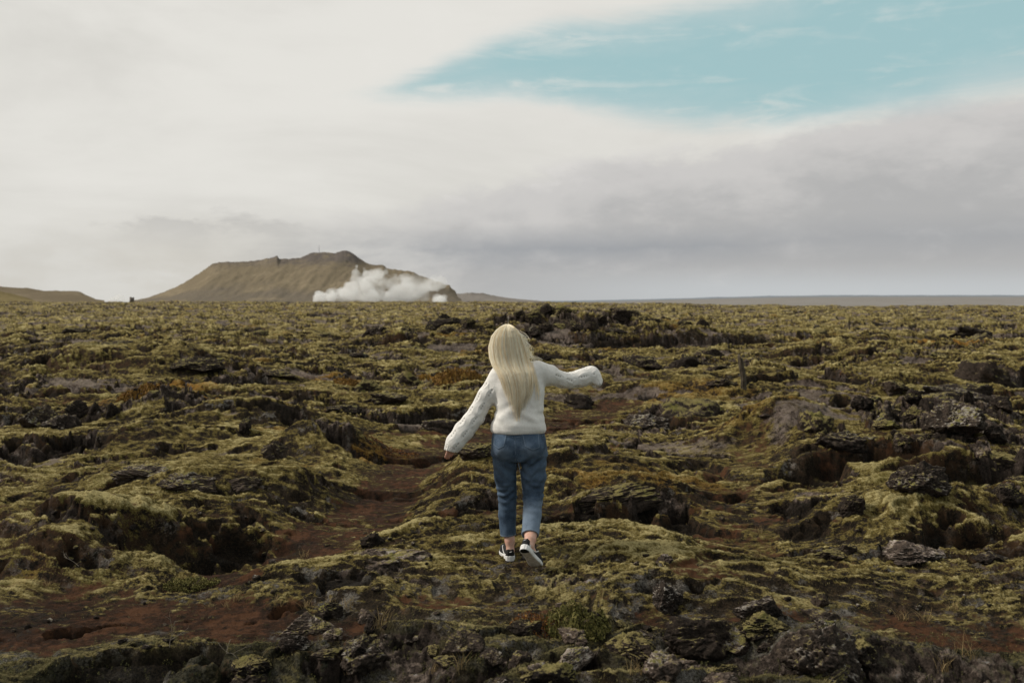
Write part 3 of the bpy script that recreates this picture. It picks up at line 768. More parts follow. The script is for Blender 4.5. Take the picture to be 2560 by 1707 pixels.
# ---------------- shoes: local frame y from heel to toe, z up from the tread
def shoe_half(y, L=.262):
    ys = np.array([0, .004, .02, .05, .09, .13, .17, .20, .225, .245, .256, .262])
    ws = np.array([.006, .020, .031, .034, .0325, .037, .0445, .0455, .041, .030, .018, .004])
    cs = np.array([0, 0, 0, 0, .001, .003, .004, .003, .001, -.002, -.004, -.005])
    return np.interp(y, ys, ws), np.interp(y, ys, cs)
def shoe(M4, flip, label):
    f = empty('shoe'); f.parent = person
    f['label'] = label
    def outl(p, grow=0):
        w, c = shoe_half(np.clip(p[..., 1], 0, .262))
        d = np.abs(p[..., 0] - flip * c) - w - grow
        return np.maximum(d * .8, np.maximum(-p[..., 1] - grow, p[..., 1] - .262 - grow))
    toe = lambda p: .05 * np.clip((p[..., 1] - .19) / .07, 0, 1) ** 2 * .5
    def mid(p):
        z = p[..., 2] - toe(p)
        hgt = np.interp(p[..., 1], [0, .04, .12, .2, .262], [.041, .038, .029, .025, .024])
        return smax(outl(p, .003), np.maximum(.0022 - z, z - hgt), .004)
    def outs(p):
        z = p[..., 2] - toe(p)
        return smax(outl(p, -.001), np.maximum(-z, z - .010), .002)
    def upper(p):
        z = p[..., 2] - toe(p)
        top = np.interp(p[..., 1], [-.01, .012, .05, .09, .115, .15, .19, .23, .262], [.092, .090, .076, .082, .098, .082, .066, .056, .042])
        w, c = shoe_half(np.clip(p[..., 1], 0, .262))
        k = np.clip((z - .02) / .075, 0, 1)
        ww = w * (1 - .34 * k ** 1.5) + .001
        d = np.maximum(np.abs(p[..., 0] - flip * c * (1 - k)) - ww, np.maximum(-p[..., 1] + .004 * k, p[..., 1] - .256))
        d = smax(d * .8, np.maximum(z - top, .016 - z), .012)
        hole = ellip(p, (0, .050, .100), (.027, .046, .045))
        return smax(d, -hole, .004)
    inv = np.asarray(M4)
    lo, hi = (-.06, -.014, -.008), (.06, .274, .115)
    for nm, fn, mt, st in (('upper', upper, SH_BLACK, .003), ('midsole', mid, SH_WHITE, .003), ('outsole', outs, SH_TREAD, .0026)):
        v, q = surface_net(fn, lo, hi, st, 1)
        attrs = None
        if nm == 'outsole':
            y = v[:, 1]; at_pad = np.maximum(sstep(.050, .040, y + 10 * v[:, 0] ** 2), sstep(.218, .228, y + 3 * v[:, 0] ** 2))
            attrs = dict(pad=at_pad)
        me = mesh_np(nm, v, quads=q, attrs=attrs); link(nm, me, mt, f)
    # white side stripes, heel mark
    for sx in (-1, 1):
        ys = np.linspace(.020, .150, 22)
        zz = .058 - .012 * np.sin((ys - .02) / .13 * np.pi) + .03 * ((ys - .02) / .13) ** 3 - .01
        P = []
        for y_, z_ in zip(ys, zz):
            xs = np.linspace(.06, 0, 80); pp = np.stack([sx * xs, np.full(80, y_), np.full(80, z_)], -1)
            vv = upper(pp); k = np.argmax(vv < 0); P.append(pp[k] + np.array([sx * .0005, 0, 0]))
        v, q = tube(P, .0036, 6); link('stripe', mesh_np('stripe', v, quads=q), SH_WHITE, f)
    P = [np.array([-.008, -.0005, .066]), np.array([-.002, -.003, .070]), np.array([.004, -.003, .069]), np.array([.009, -.0005, .074])]
    v, q = tube(P, [.001, .0028, .0024, .001], 6); link('heel_mark', mesh_np('heel_mark', v, quads=q), SH_WHITE, f)
    f.matrix_local = Matrix([list(r) for r in M4])
    return f
SH_BLACK = m_plain('black_suede', (.012, .012, .012), (.026, .025, .024), .85, 120)
SH_WHITE = m_plain('white_rubber', (.72, .71, .69), (.58, .565, .54), .6, 40)
def m_tread():
    M = Mat('grey_tread', .8, .2)
    c = M.mix((.46, .41, .35), (.60, .55, .48), M.noise(30, 4, .6).step(.35, .65))
    c = M.mix(c, (.20, .16, .12), M.noise(70, 4, .7).step(.52, .66) * .6)
    c = M.mix(c, (.012, .012, .012), (M.attr('pad') + (M.noise(120, 2) - .5) * .5).step(.4, .6))
    return M.done(c, M.bump(M.voro(130), .9, .003))
SH_TREAD = m_tread()
def frame(o, y, z):
    y = np.asarray(y, float); y /= np.linalg.norm(y)
    z = np.asarray(z, float); z = z - (z @ y) * y; z /= np.linalg.norm(z)
    x = np.cross(y, z)
    M4 = np.eye(4); M4[:3, 0], M4[:3, 1], M4[:3, 2], M4[:3, 3] = x, y, z, np.asarray(o) - ROOT
    return M4
a = math.radians(9)
shoe(frame(at(1276.5, 1404, 6.885) * (1, 1, 1), (-math.sin(a), math.cos(a), .02), (0, -.02, 1)), -1, 'black and white sneaker planted on the moss')
hl = at(1307, 1373, 6.525); tl = at(1350, 1430, 6.70)
shoe(frame(hl, tl - hl, (.30, .80, .52)), 1, 'black and white sneaker with its heel lifted and its grey tread showing')

# ---------------- hair
HT = np.array([  # row, left edge, right edge, depth of the nearest layer
    (811, 1265, 1271, 7.01), (813, 1258, 1277, 6.985), (818, 1249, 1286, 6.950), (826, 1239, 1295, 6.922), (842, 1227, 1306, 6.898), (869, 1220.5, 1316, 6.882), (896, 1224, 1322, 6.868), (915, 1231, 1327, 6.845),
    (930, 1243, 1331, 6.818), (950, 1252, 1333, 6.800), (975, 1261, 1330, 6.790), (1000, 1268, 1322, 6.786), (1020, 1273, 1316, 6.786), (1040, 1278, 1310, 6.786)])
def hair_point(py, s, layer):
    l, r, d = (np.interp(py, HT[:, 0], HT[:, i]) for i in (1, 2, 3))
    depth = np.interp(py, [812, 830, 870, 900, 940], [.05, .10, .115, .085, .035])
    u = np.clip(2 * s - 1, -1, 1)
    dd = d + depth * (1 - np.sqrt(np.clip(1 - u * u * .98, 0, 1))) + layer
    px = l + (r - l) * s
    return (px - 1280) / F * D0, over_wool(px, py, dd), EYE - (py - 752) / F * D0
def _wool():
    """how far away the back of the sweater is, over the shoulders"""
    gx = np.arange(1216, 1365, 4.0); gy = np.arange(890, 1044, 4.0); ds = np.linspace(6.70, 7.02, 81)
    X, Y, D = np.meshgrid(gx, gy, ds, indexing='ij')
    v = sd_sweater(np.stack([(X - 1280) / F * D, D, EYE - (Y - 752) / F * D], -1))
    k = np.argmax(v < .004, axis=-1)
    return gx, gy, np.where((v < .004).any(-1), ds[k], 7.2)
WOOL = _wool()
def over_wool(px, py, d):
    gx, gy, W = WOOL
    fx = np.clip((px - gx[0]) / 4, 0, len(gx) - 1.001); fy = np.clip((py - gy[0]) / 4, 0, len(gy) - 1.001)
    i = fx.astype(int); j = fy.astype(int); fx = fx - i; fy = fy - j
    w = (W[i, j] * (1 - fx) + W[i + 1, j] * fx) * (1 - fy) + (W[i, j + 1] * (1 - fx) + W[i + 1, j + 1] * fx) * fy
    t = sstep(884, 926, np.asarray(py, float)); m = np.minimum(d, w - .008 + np.clip(d - 6.80, -.02, .05) * .08)
    return np.where(w < d - .0, m * t + d * (1 - t), d)
def build_hair():
    rng = np.random.default_rng(5)
    V, Q, T = [], [], []
    off = 0
    def strand(pts, r, tone):
        nonlocal off
        v, q = tube(pts, r, 3); V.append(v); Q.append(q + off); T.append(np.full(len(v), tone)); off += len(v)
    # under-volume: head cap and falling mass
    capc = at(1268, 858, 6.985)
    def base(p):
        d = ellip(p, capc, (.096, .082, .108))
        S = []
        for py in (1012, 1000, 975, 950, 930, 915, 896, 880, 869, 850):
            l, r, dn = (np.interp(py, HT[:, 0], HT[:, i]) for i in (1, 2, 3))
            th = np.interp(py, [850, 900, 940, 1012], [.09, .06, .024, .010])
            z = EYE - (py - 752) / F * D0
            inset = np.interp(py, [850, 930, 950, 1012], [4, 5, 16, 16])
            S.append((z, ((l + r) / 2 - 1280) / F * D0, dn + th + .030, (r - l - 2 * inset) / 2 / F * D0, th))
        d = smin(d, loft(p, S, 2.2), .02)
        face = ellip(p, HEAD + np.array([-.01, .085, -.045]), (.062, .07, .085))
        d = smax(d, -face, .01)
        return d + .004 * perlin3(p * np.array([60, 60, 6]), 3)
    v, q = surface_net(base, ROOT + (-.26, -.2, .98), ROOT + (.2, .24, 1.68), .006, 1)
    V.append(v); Q.append(q); T.append(np.full(len(v), .5) + .25 * perlin3(v * np.array([45, 45, 4]), 9)); off += len(v)
    # locks: groups of strands that share a course and a tone
    nl = 300
    for k in range(nl):
        s0 = np.clip(rng.beta(1.0, 1.0), .005, .995)
        tone0 = .62 + .27 * rng.normal()
        lay0 = rng.uniform(-.010, .006)
        ph = rng.uniform(0, 6.28); am = rng.uniform(.2, 1.0) ** 2 * .075; fr = rng.uniform(3, 7)
        edge = abs(2 * s0 - 1)
        end0 = 1024 - 58 * edge ** 1.5 - abs(rng.normal()) * 44 - 30 * max(0, s0 - .5)
        if s0 < .12: end0 = rng.uniform(905, 940)
        if s0 > .9: end0 = rng.uniform(930, 1000)
        for j in range(24):
            s = np.clip(s0 + rng.normal() * .012, .002, .998)
            end = end0 + rng.normal() * 10 - abs(rng.normal()) * 8
            py = 811.3 + (end - 811.3) * np.linspace(0, 1, 24) ** 1.25 + rng.uniform(0, 2.5)
            f = (py - 813) / 220
            sw = s + am * np.sin(f * fr + ph) * f + (s0 - s) * .75 * f ** 2 + (rng.normal() * .016) * f * f
            # stray parting on the crown
            x, d, z = hair_point(py, np.clip(sw, -.03, 1.03), lay0 + rng.normal() * .003)
            tone = np.clip(tone0 + rng.normal() * .11, 0, 1)
            rr = np.interp(np.linspace(0, 1, 24), [0, .7, 1], [1, 1, .25]) * rng.uniform(.00055, .0010)
            strand(np.stack([x, d, z], -1), rr, tone)
    # loose strands that part from the mass and end raggedly
    for j in range(420):
        s0 = rng.uniform(.02, .98); e_ = abs(2 * s0 - 1)
        py = np.linspace(rng.uniform(812, 860), 1030 - 66 * e_ ** 1.5 + rng.normal() * 16, 22); f = (py - 812) / 220
        sw = s0 + rng.normal() * .05 * f * 1.4 + rng.uniform(.01, .05) * np.sin(f * rng.uniform(4, 9) + rng.uniform(0, 6)) * f
        x, d, z = hair_point(py, np.clip(sw, -.10, 1.10), -.006 - .006 * rng.random())
        strand(np.stack([x, d, z], -1), np.interp(np.linspace(0, 1, 22), [0, .8, 1], [1, 1, .3]) * rng.uniform(.0007, .0013), np.clip(.55 + .38 * rng.normal(), 0, 1))
    # wisp over the right shoulder blade
    for j in range(26):
        py = np.linspace(905, 985 + rng.normal() * 8, 16); f = (py - 905) / 85
        px = 1326 + 12 * f + 7 * np.sin(f * 2.2) + rng.normal() * 2.2 + rng.normal() * 2 * f
        d = over_wool(px, py, np.full(16, 6.9)) - .004
        strand(np.stack([(px - 1280) / F * D0, d, EYE - (py - 752) / F * D0], -1), rng.uniform(.0007, .0012), np.clip(.45 + .2 * rng.normal(), 0, 1))
    # wind-blown flyaways on the right and over the shoulder
    for j in range(120):
        y0 = rng.uniform(818, 880); L = rng.uniform(18, 62)
        py = y0 + np.linspace(0, L, 16); f = np.linspace(0, 1, 16)
        r0 = np.interp(y0, HT[:, 0], HT[:, 2]) - 4
        curl = rng.uniform(.2, 1) ** 2
        px = r0 + (np.interp(py, HT[:, 0], HT[:, 2]) - 4 - r0) + curl * 17 * np.sin(f * np.pi * rng.uniform(.7, 1.15)) + curl * 5 * np.sin(f * rng.uniform(4, 9) + rng.uniform(0, 6))
        d = 6.96 + rng.normal() * .03 + .02 * np.sin(f * 5)
        strand(np.stack([(px - 1280) / F * D0, d, EYE - (py - 752) / F * D0], -1), rng.uniform(.0005, .0009), np.clip(.75 + .15 * rng.normal(), 0, 1))
    for j in range(14):
        f = np.linspace(0, 1, 14); px = 1322 + f * rng.uniform(20, 36); py = 892 + f * rng.uniform(4, 9) - 3 * np.sin(f * 3) + rng.normal() * 2
        strand(np.stack([(px - 1280) / F * D0, np.full(14, 6.86) + .02 * f, EYE - (py - 752) / F * D0], -1), .0008, .7)
    return np.concatenate(V), np.concatenate(Q), np.concatenate(T)
def m_hair():
    M = Mat('blonde_hair', .42, .35)
    t = M.attr('tone')
    c = M.mix((.66, .48, .27), (.98, .82, .55), t.step(.0, .45))
    c = M.mix(c, (1.0, .95, .79), t.step(.42, .85))
    M.b.inputs['Sheen Weight'].default_value = .35
    M.b.inputs['Sheen Tint'].default_value = (1, .9, .7, 1)
    return M.done(c)
hv, hq, ht = build_hair()
add_part('hair', hv, hq, m_hair(), attrs=dict(tone=ht))
# ================================================================== far hills, plain, steam
def hill_mesh(prof, d_front, d_ridge, d_back, seed, gully=.18, cols=420, rows=150, base=-6.0):
    """a hill whose skyline follows (bearing, skyline row) pairs; front slope, crest and back slope are all there"""
    prof = np.array(prof, float)
    b = np.linspace(prof[0, 0], prof[-1, 0], cols)
    row = np.interp(b, prof[:, 0], prof[:, 1])
    row = row + (.9 * perlin(b / 9, b * 0 + .5, seed) + .5 * perlin(b / 3.1, b * 0 + 2.5, seed + 1)) * np.clip((691 - row) / 20, 0, 1)
    u = (b - 1176) / 2287
    H = (691 - row) / 2287
    kk = np.exp(-np.linspace(-2.2, 2.2, 61) ** 2); kk /= kk.sum(); Hs = np.convolve(np.pad(H, 30, mode='edge'), kk, mode='valid')
    t = np.linspace(0, 1.55, rows)[:, None]
    U = u[None] + 0 * t
    d = np.where(t <= 1, d_front + (d_ridge - d_front) * t, d_ridge + (d_back - d_ridge) * (t - 1) / .55) + 0 * U
    prof_t = np.where(t <= 1, np.clip(t, 0, 1) ** 1.25, 1 - sstep(1.0, 1.55, t))
    x = U * d
    g = perlin(x / 95, d / 420, seed + 2) + .55 * perlin(x / 38, d / 190, seed + 3) + .3 * perlin(x / 15, d / 60, seed + 4)
    He = Hs[None] + (H - Hs)[None] * sstep(.72, 1.0, t)
    z = (EYE + He * d_ridge - base) * np.clip(prof_t + gully * np.abs(g) * np.minimum(t, 1) * (1 - np.minimum(t, 1)) * 1.6 - .02 * gully, 0, 1.0) + base
    z = z + 1.6 * fbm(x / 14, d / 14, seed + 6, 3) * np.minimum(t, 1) * (1 - .6 * np.minimum(t, 1))
    P = np.stack([x, d, z], -1)
    i = np.arange(rows * cols).reshape(rows, cols)
    q = np.stack([i[:-1, :-1], i[:-1, 1:], i[1:, 1:], i[1:, :-1]], -1).reshape(-1, 4)
    hh = np.clip((z - base) / max(z.max() - base, 1), 0, 1)
    return P.reshape(-1, 3), q, dict(height=hh.ravel())

def hill_material(name, low, mid, top, k=1.0):
    M = Mat(name, 1, 0)
    h = M.attr('height'); pos = M.geo('Position')
    n1 = M.noise(.010, 5, .6, vec=pos); n2 = M.noise(.045, 5, .65, vec=pos); n3 = M.noise(.2, 3, .6, vec=pos)
    sl = M.sep(M.geo('Normal'))[2]
    c = M.mix(low, mid, (h + (n1 - .5) * .9).step(.05, .4))
    c = M.mix(c, top, (h + (n2 - .5) * .5 + (n1 - .5) * .3).step(.62, .86))
    c = M.mix(c, tuple(v * 1.35 for v in mid), (n1 + (n2 - .5) * .6).step(.52, .68) * .7)
    c = M.mix(c, tuple(v * .62 for v in top), (n2 * .7 + n3 * .3).step(.54, .66) * .55)
    return M.done(c, M.bump(n2 * .7 + n3 * .3, .8, 4.0))

MAIN = [(296, 692), (318, 688), (340, 683.5), (380, 669), (420, 651), (455, 629), (488, 606), (505, 602), (520, 601), (560, 600.5), (600, 596.5), (628, 590), (637, 588), (641, 594), (660, 594), (690, 592.5), (703, 585), (716, 580), (740, 578), (770, 581), (783, 576), (795, 575), (804, 578), (816, 585.5), (832, 597), (846, 606), (860, 608), (880, 608), (889, 615), (900, 618), (925, 621), (950, 625), (962, 632), (985, 639), (1010, 649), (1022, 654), (1033, 655), (1036, 661), (1046, 668), (1050, 680), (1060, 692)]
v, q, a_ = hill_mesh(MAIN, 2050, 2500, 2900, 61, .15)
hill = link('mountain', mesh_np('mountain', v, quads=q, attrs=a_), hill_material('mountain_slope', (.150, .128, .100), (.178, .146, .100), (.118, .102, .092)))  # slope colours lightened and greyed to paint in haze
tag(hill, 'broad flat topped brown volcanic mountain beyond the lava field', kind='structure')
for prof, f, r_, bk, sd, lab, nm, cols in (
    ([(-760, 692), (-620, 664), (-420, 648), (-260, 646), (-120, 652), (0, 658.5), (60, 661), (100, 667.5), (150, 668), (180, 669), (200, 678), (226, 690), (240, 693)], 1500, 1900, 2300, 71, 'low brown hill at the far left edge', 'hill', (.150, .122, .084)),
    ([(-520, 692), (-380, 668), (-220, 660), (-60, 662), (0, 668), (30, 676), (60, 684), (82, 692)], 900, 1100, 1300, 77, 'nearer olive foot slope at the left edge', 'hill', (.150, .120, .062)),
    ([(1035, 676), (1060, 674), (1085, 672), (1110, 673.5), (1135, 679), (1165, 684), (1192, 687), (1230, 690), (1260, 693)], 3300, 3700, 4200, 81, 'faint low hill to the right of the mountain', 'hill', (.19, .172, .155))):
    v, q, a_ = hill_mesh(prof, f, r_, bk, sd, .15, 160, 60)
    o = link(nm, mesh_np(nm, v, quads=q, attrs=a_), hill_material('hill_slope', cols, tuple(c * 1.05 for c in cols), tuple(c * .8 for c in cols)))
    tag(o, lab, kind='structure')

def far_plain():
    d = np.geomspace(650, 9000, 90)[:, None]; u = np.linspace(-.05, .85, 200)[None]
    x = u * d + 0 * d; dd = d + 0 * u
    k = sstep(-.02, .34, u)
    elev = np.interp(d, [650, 1200, 3000, 6000, 9000], [-22, -18, 4, 36, 40]) * k + (1 - k) * np.interp(d, [650, 9000], [-12, -2])
    z = elev + 1.2 * fbm(x / 160, dd / 160, 91, 4) * np.clip(d / 2500, .4, 2)
    i = np.arange(d.size * u.size).reshape(d.size, u.size)
    q = np.stack([i[:-1, :-1], i[:-1, 1:], i[1:, 1:], i[1:, :-1]], -1).reshape(-1, 4)
    M = Mat('far_plain_ground', 1, 0)
    pos = M.geo('Position'); y = M.sep(pos)[1]
    n = M.noise(.004, 5, .6, vec=pos, stretch=(1, 4, 1)); n2 = M.noise(.03, 4, .6, vec=pos)
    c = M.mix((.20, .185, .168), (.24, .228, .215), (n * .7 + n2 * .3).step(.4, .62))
    c = M.mix(c, (.190, .218, .250), (y + (n - .5) * 1500).step(3600, 5600))  # distance haze painted in as blue-grey
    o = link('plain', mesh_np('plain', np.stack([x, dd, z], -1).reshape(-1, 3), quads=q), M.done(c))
    tag(o, 'grey brown plain rising gently to the right horizon', kind='structure')
far_plain()

# ---------------- mast on the summit, block building beyond the field
def boxq(c, s):
    c = np.asarray(c, float); s = np.asarray(s, float) / 2
    v = np.array([(x, y, z) for x in (-1, 1) for y in (-1, 1) for z in (-1, 1)]) * s + c
    q = np.array([(0, 1, 3, 2), (4, 6, 7, 5), (0, 4, 5, 1), (2, 3, 7, 6), (0, 2, 6, 4), (1, 5, 7, 3)])
    return v, q
def D(px, py, d): return at(px * 2560 / 2352, py * 2560 / 2352, d)
steel = m_plain('grey_steel', (.10, .10, .10), (.16, .16, .155), .6, .5)
mb = D(733, 581, 2520)
mast = empty('radio_mast', tuple(mb)); tag(mast, 'thin grey radio mast on the summit of the brown mountain', 'mast')
parts = [tube([(0, 0, -4), (0, 0, 8), (0, 0, 20)], [.55, .4, .15], 6)]
v, q = merge(parts); link('pole', mesh_np('pole', v, quads=q), steel, mast)
for z_ in (9, 13):
    v, q = tube([(-2.2, 0, z_), (2.2, 0, z_)], .15, 5); link('antenna', mesh_np('antenna', v, quads=q), steel, mast)
tb = D(303, 692, 1500)
tank = empty('block_house', tuple(tb)); tag(tank, 'tiny square brown block house on the skyline left of the mountain', 'building')
bm_ = m_plain('brown_concrete', (.20, .165, .135), (.15, .125, .105), .9, .4)
v, q = boxq((0, 0, 2.0), (5.0, 5.0, 7)); link('wall', mesh_np('wall', v, quads=q, smooth=False), bm_, tank)
v, q = boxq((0, 0, 5.75), (5.5, 5.5, .5)); link('roof', mesh_np('roof', v, quads=q, smooth=False), bm_, tank)
dk = m_plain('dark_opening', (.02, .02, .02))
v, q = boxq((-.4, -2.5, 3.4), (1.2, .1, 1.4)); link('window', mesh_np('window', v, quads=q, smooth=False), dk, tank)
v, q = boxq((-2.0, 0, 6.4), (1.0, 1.0, .8)); link('parapet_block', mesh_np('parapet_block', v, quads=q, smooth=False), bm_, tank)

# ---------------- steam
def steam(name, label, blobs, d, dens, seed, res):
    """blobs: (bearing, row, radius in rows) of the billows"""
    k = d / 2287
    c = np.array([[(b - 1176) * k, d + 20 * math.sin(i * 2.4), EYE - (r_ - 691) * k] for i, (b, r_, R) in enumerate(blobs)])
    rad = np.array([R for *_, R in blobs]) * k
    org = np.array([c[0, 0], d, EYE])
    def sd(p):
        o = None
        for ci, ri in zip(c, rad):
            e = np.linalg.norm((p - ci) * np.array([1, .9, 1.05]), axis=-1) - ri
            o = e if o is None else smin(o, e, 3.5)
        w = fbm3(p / 15, seed, 4, .62)
        return o - 4.0 - 8.5 * w
    lo = (c - rad[:, None]).min(0) - 12; hi = (c + rad[:, None]).max(0) + 12; lo[2] = max(lo[2], EYE - 14)
    v, q = surface_net(sd, lo, hi, res, 2)
    M = Mat(name + '_vapour')
    nt = M.nt; nt.nodes.remove(M.b)
    pos = M.geo('Position')
    pv = nt.nodes.new('ShaderNodeVolumePrincipled')
    pv.inputs['Color'].default_value = (.99, .99, .985, 1)
    pv.inputs['Anisotropy'].default_value = 0.0
    n = M.noise(.026, 3, .5, vec=pos); n2 = M.noise(.010, 3, .5, vec=pos)
    de = (n * .75 + n2 * .40).step(.36, .76)
    # thinner with height and towards the hollow between the two billows
    zz = M.sep(pos)[2]
    de = de * (.45 + (zz + (n - .5) * 40.0).step(34, 4) * 1.0)
    nt.links.new((de * dens).k, pv.inputs['Density'])
    nt.links.new(pv.outputs[0], nt.nodes['Material Output'].inputs['Volume'])
    M.m.volume_intersection_method if False else None
    o = link(name, mesh_np(name, v - org, quads=q), M.m, loc=tuple(org))
    return tag(o, label, 'steam')
BL = [(730, 687, 4), (737, 684, 5), (748, 680, 6), (756, 681, 7), (768, 682, 9), (785, 680, 11), (800, 672, 14), (812, 664, 14), (822, 652, 13), (835, 668, 18), (850, 655, 17), (852, 680, 16), (868, 672, 16), (846, 640, 13), (865, 632, 13), (880, 640, 12), (826, 640, 8), (818, 628, 4), (890, 652, 11), (893, 690, 12), (905, 676, 13), (918, 664, 15), (930, 682, 15), (938, 655, 16), (952, 670, 16), (960, 648, 14), (975, 652, 14), (990, 650, 12), (975, 668, 12), (1004, 648, 9), (905, 645, 9), (1016, 646, 6)]
steam('steam_plume', 'tall white steam plume drifting in front of the brown mountain', BL, 1500, .115, 3, 2.2)
steam('steam_plume', 'small low puff of white steam at the right foot of the mountain', [(1002, 689.5, 2.2), (1008, 688, 2.4), (1014, 689, 2.2), (1019, 689.5, 1.8)], 1450, .10, 5, 1.6)
steam('steam_plume', 'tiny streak of white steam on the skyline beside the block house', [(268, 690, 2.2), (276, 688.5, 2.2), (285, 689.5, 2)], 1450, .08, 7, 1.4)
# ================================================================== rocks, plants, post
DF = 2287.0
def stand(px, py, lift=0.0):
    """where the line of sight at (px, py) first meets the ground"""
    d = np.geomspace(3.2, 160, 1400)
    x = (px - 1176) / DF * d
    h, _ = terrain(x, d, False)
    z = EYE - (py - 691) / DF * d
    k = int(np.argmax(z < h - Z_SHIFT + lift))
    return np.array([x[k], d[k], h[k] - Z_SHIFT])

import bmesh
_ico = {}
def ico(sub):
    if sub not in _ico:
        bm = bmesh.new(); bmesh.ops.create_icosphere(bm, subdivisions=sub, radius=1)
        _ico[sub] = (np.array([v.co[:] for v in bm.verts]), np.array([[v.index for v in f.verts] for f in bm.faces])); bm.free()
    return _ico[sub]
def rock_mesh(seed, sub=5, facets=14, jag=.16, sharp=.03):
    rng = np.random.default_rng(seed)
    dirs, f = ico(sub)
    n = rng.normal(size=(facets, 3)); n /= np.linalg.norm(n, axis=1)[:, None]
    off = rng.uniform(.62, 1.0, facets)
    r = None
    for k in range(facets):
        c = dirs @ n[k]; e = np.where(c > .08, off[k] / np.maximum(c, .08), 3.0)
        r = e if r is None else smin(r, e, sharp)
    r = np.clip(r, .3, 1.35)
    v = dirs * r[:, None]
    w = v + .25 * np.stack([perlin3(v * 1.5, seed + j) for j in range(3)], -1)
    dsp = jag * fbm3(w * 1.6, seed, 3, .55) + jag * .55 * (.35 - np.abs(perlin3(w * 4.2, seed + 5))) + jag * .30 * fbm3(w * 9, seed + 9, 3, .6)
    # vesicles and broken chips
    dsp = dsp - jag * .5 * sstep(.25, .5, perlin3(w * 7.5, seed + 21))
    v = v + dirs * dsp[:, None]
    ext = np.abs(v).max(0); v = v / ext
    return mesh_np('rock', v, tris=f)
def rock_material(name, moss_amt, lichen, tone=1.0, mauve=.5):
    M = Mat(name, .92, .12)
    pos = M.geo('Position'); nz = M.sep(M.geo('Normal'))[2]
    oi = M.nt.nodes.new('ShaderNodeObjectInfo'); rnd = S(M.nt, oi.outputs['Random'])
    nf = M.noise(16, 6, .68, vec=pos); nff = M.noise(85, 4, .7, vec=pos); nm = M.noise(4, 5, .62, vec=pos); nl = M.noise(24, 6, .72, vec=pos)
    c = M.mix((.013 * tone, .010 * tone, .008 * tone), (.068 * tone, .050 * tone, .038 * tone), (nf * .6 + nff * .4 + (rnd - .5) * .1).step(.38, .66))
    c = M.mix(c, (.18 * tone, .145 * tone, .122 * tone), (nm + (nl - .5) * 1.0 + (nz - .6) * .30).step(.52, .78) * mauve)
    if lichen: c = M.mix(c, (.37, .345, .295), (nl * .55 + nm * .50 + (nz - .5) * .10).step(.615 - .05 * lichen, .69 - .04 * lichen) * .65)
    if moss_amt:
        ms = M.mix((.045, .036, .011), (.25, .205, .085), (nf * .5 + nff * .55).step(.38, .66))
        ms = M.mix(ms, (.12, .125, .02), (nm).step(.5, .7) * .5)
        c = M.mix(c, ms, (nz + (nf - .5) * 1.6 + (nm - .5) * 1.4 + (rnd - .5) * .4).step(1.05 - .75 * moss_amt, 1.30 - .75 * moss_amt))
    b = M.bump(nf, .8, .03)
    return M.done(c, M.bump(nff, .9, .010, b))
R_DARK = rock_material('dark_lava', .25, .0, .8, .25)
R_MID = rock_material('brown_lava', .35, .35, 1.1, .6)
R_LICH = rock_material('lichen_lava', .25, .95, 1.25, .9)
R_MOSS = rock_material('mossy_lava', .85, .35, 1.0, .5)
R_PALE = rock_material('pale_lava', .12, .55, 2.2, .9)
big_shapes = [rock_mesh(100 + k, 6, 12 + k % 4, .17, .03) for k in range(6)]
mid_shapes = [rock_mesh(200 + k, 5, 11 + k % 5, .20, .025) for k in range(7)]
small_shapes = [rock_mesh(300 + k, 4, 10 + k % 5, .22, .02) for k in range(6)]
_mats = {}
def with_mat(me, m):
    key = (me.name, m.name)
    if key not in _mats:
        c = me.copy(); c.materials.clear(); c.materials.append(m); _mats[key] = c
    return _mats[key]
def rock(me, mat, p, size, rz, tilt=(0, 0), sink=.3, label=None, group=None, name='lava_rock'):
    o = bpy.data.objects.new(name, with_mat(me, mat)); C.objects.link(o)
    o.scale = size; o.rotation_euler = (tilt[0], tilt[1], rz)
    o.location = (p[0], p[1], p[2] + size[2] * (1 - 2 * sink))
    tag(o, label, 'rock', group)
    return o
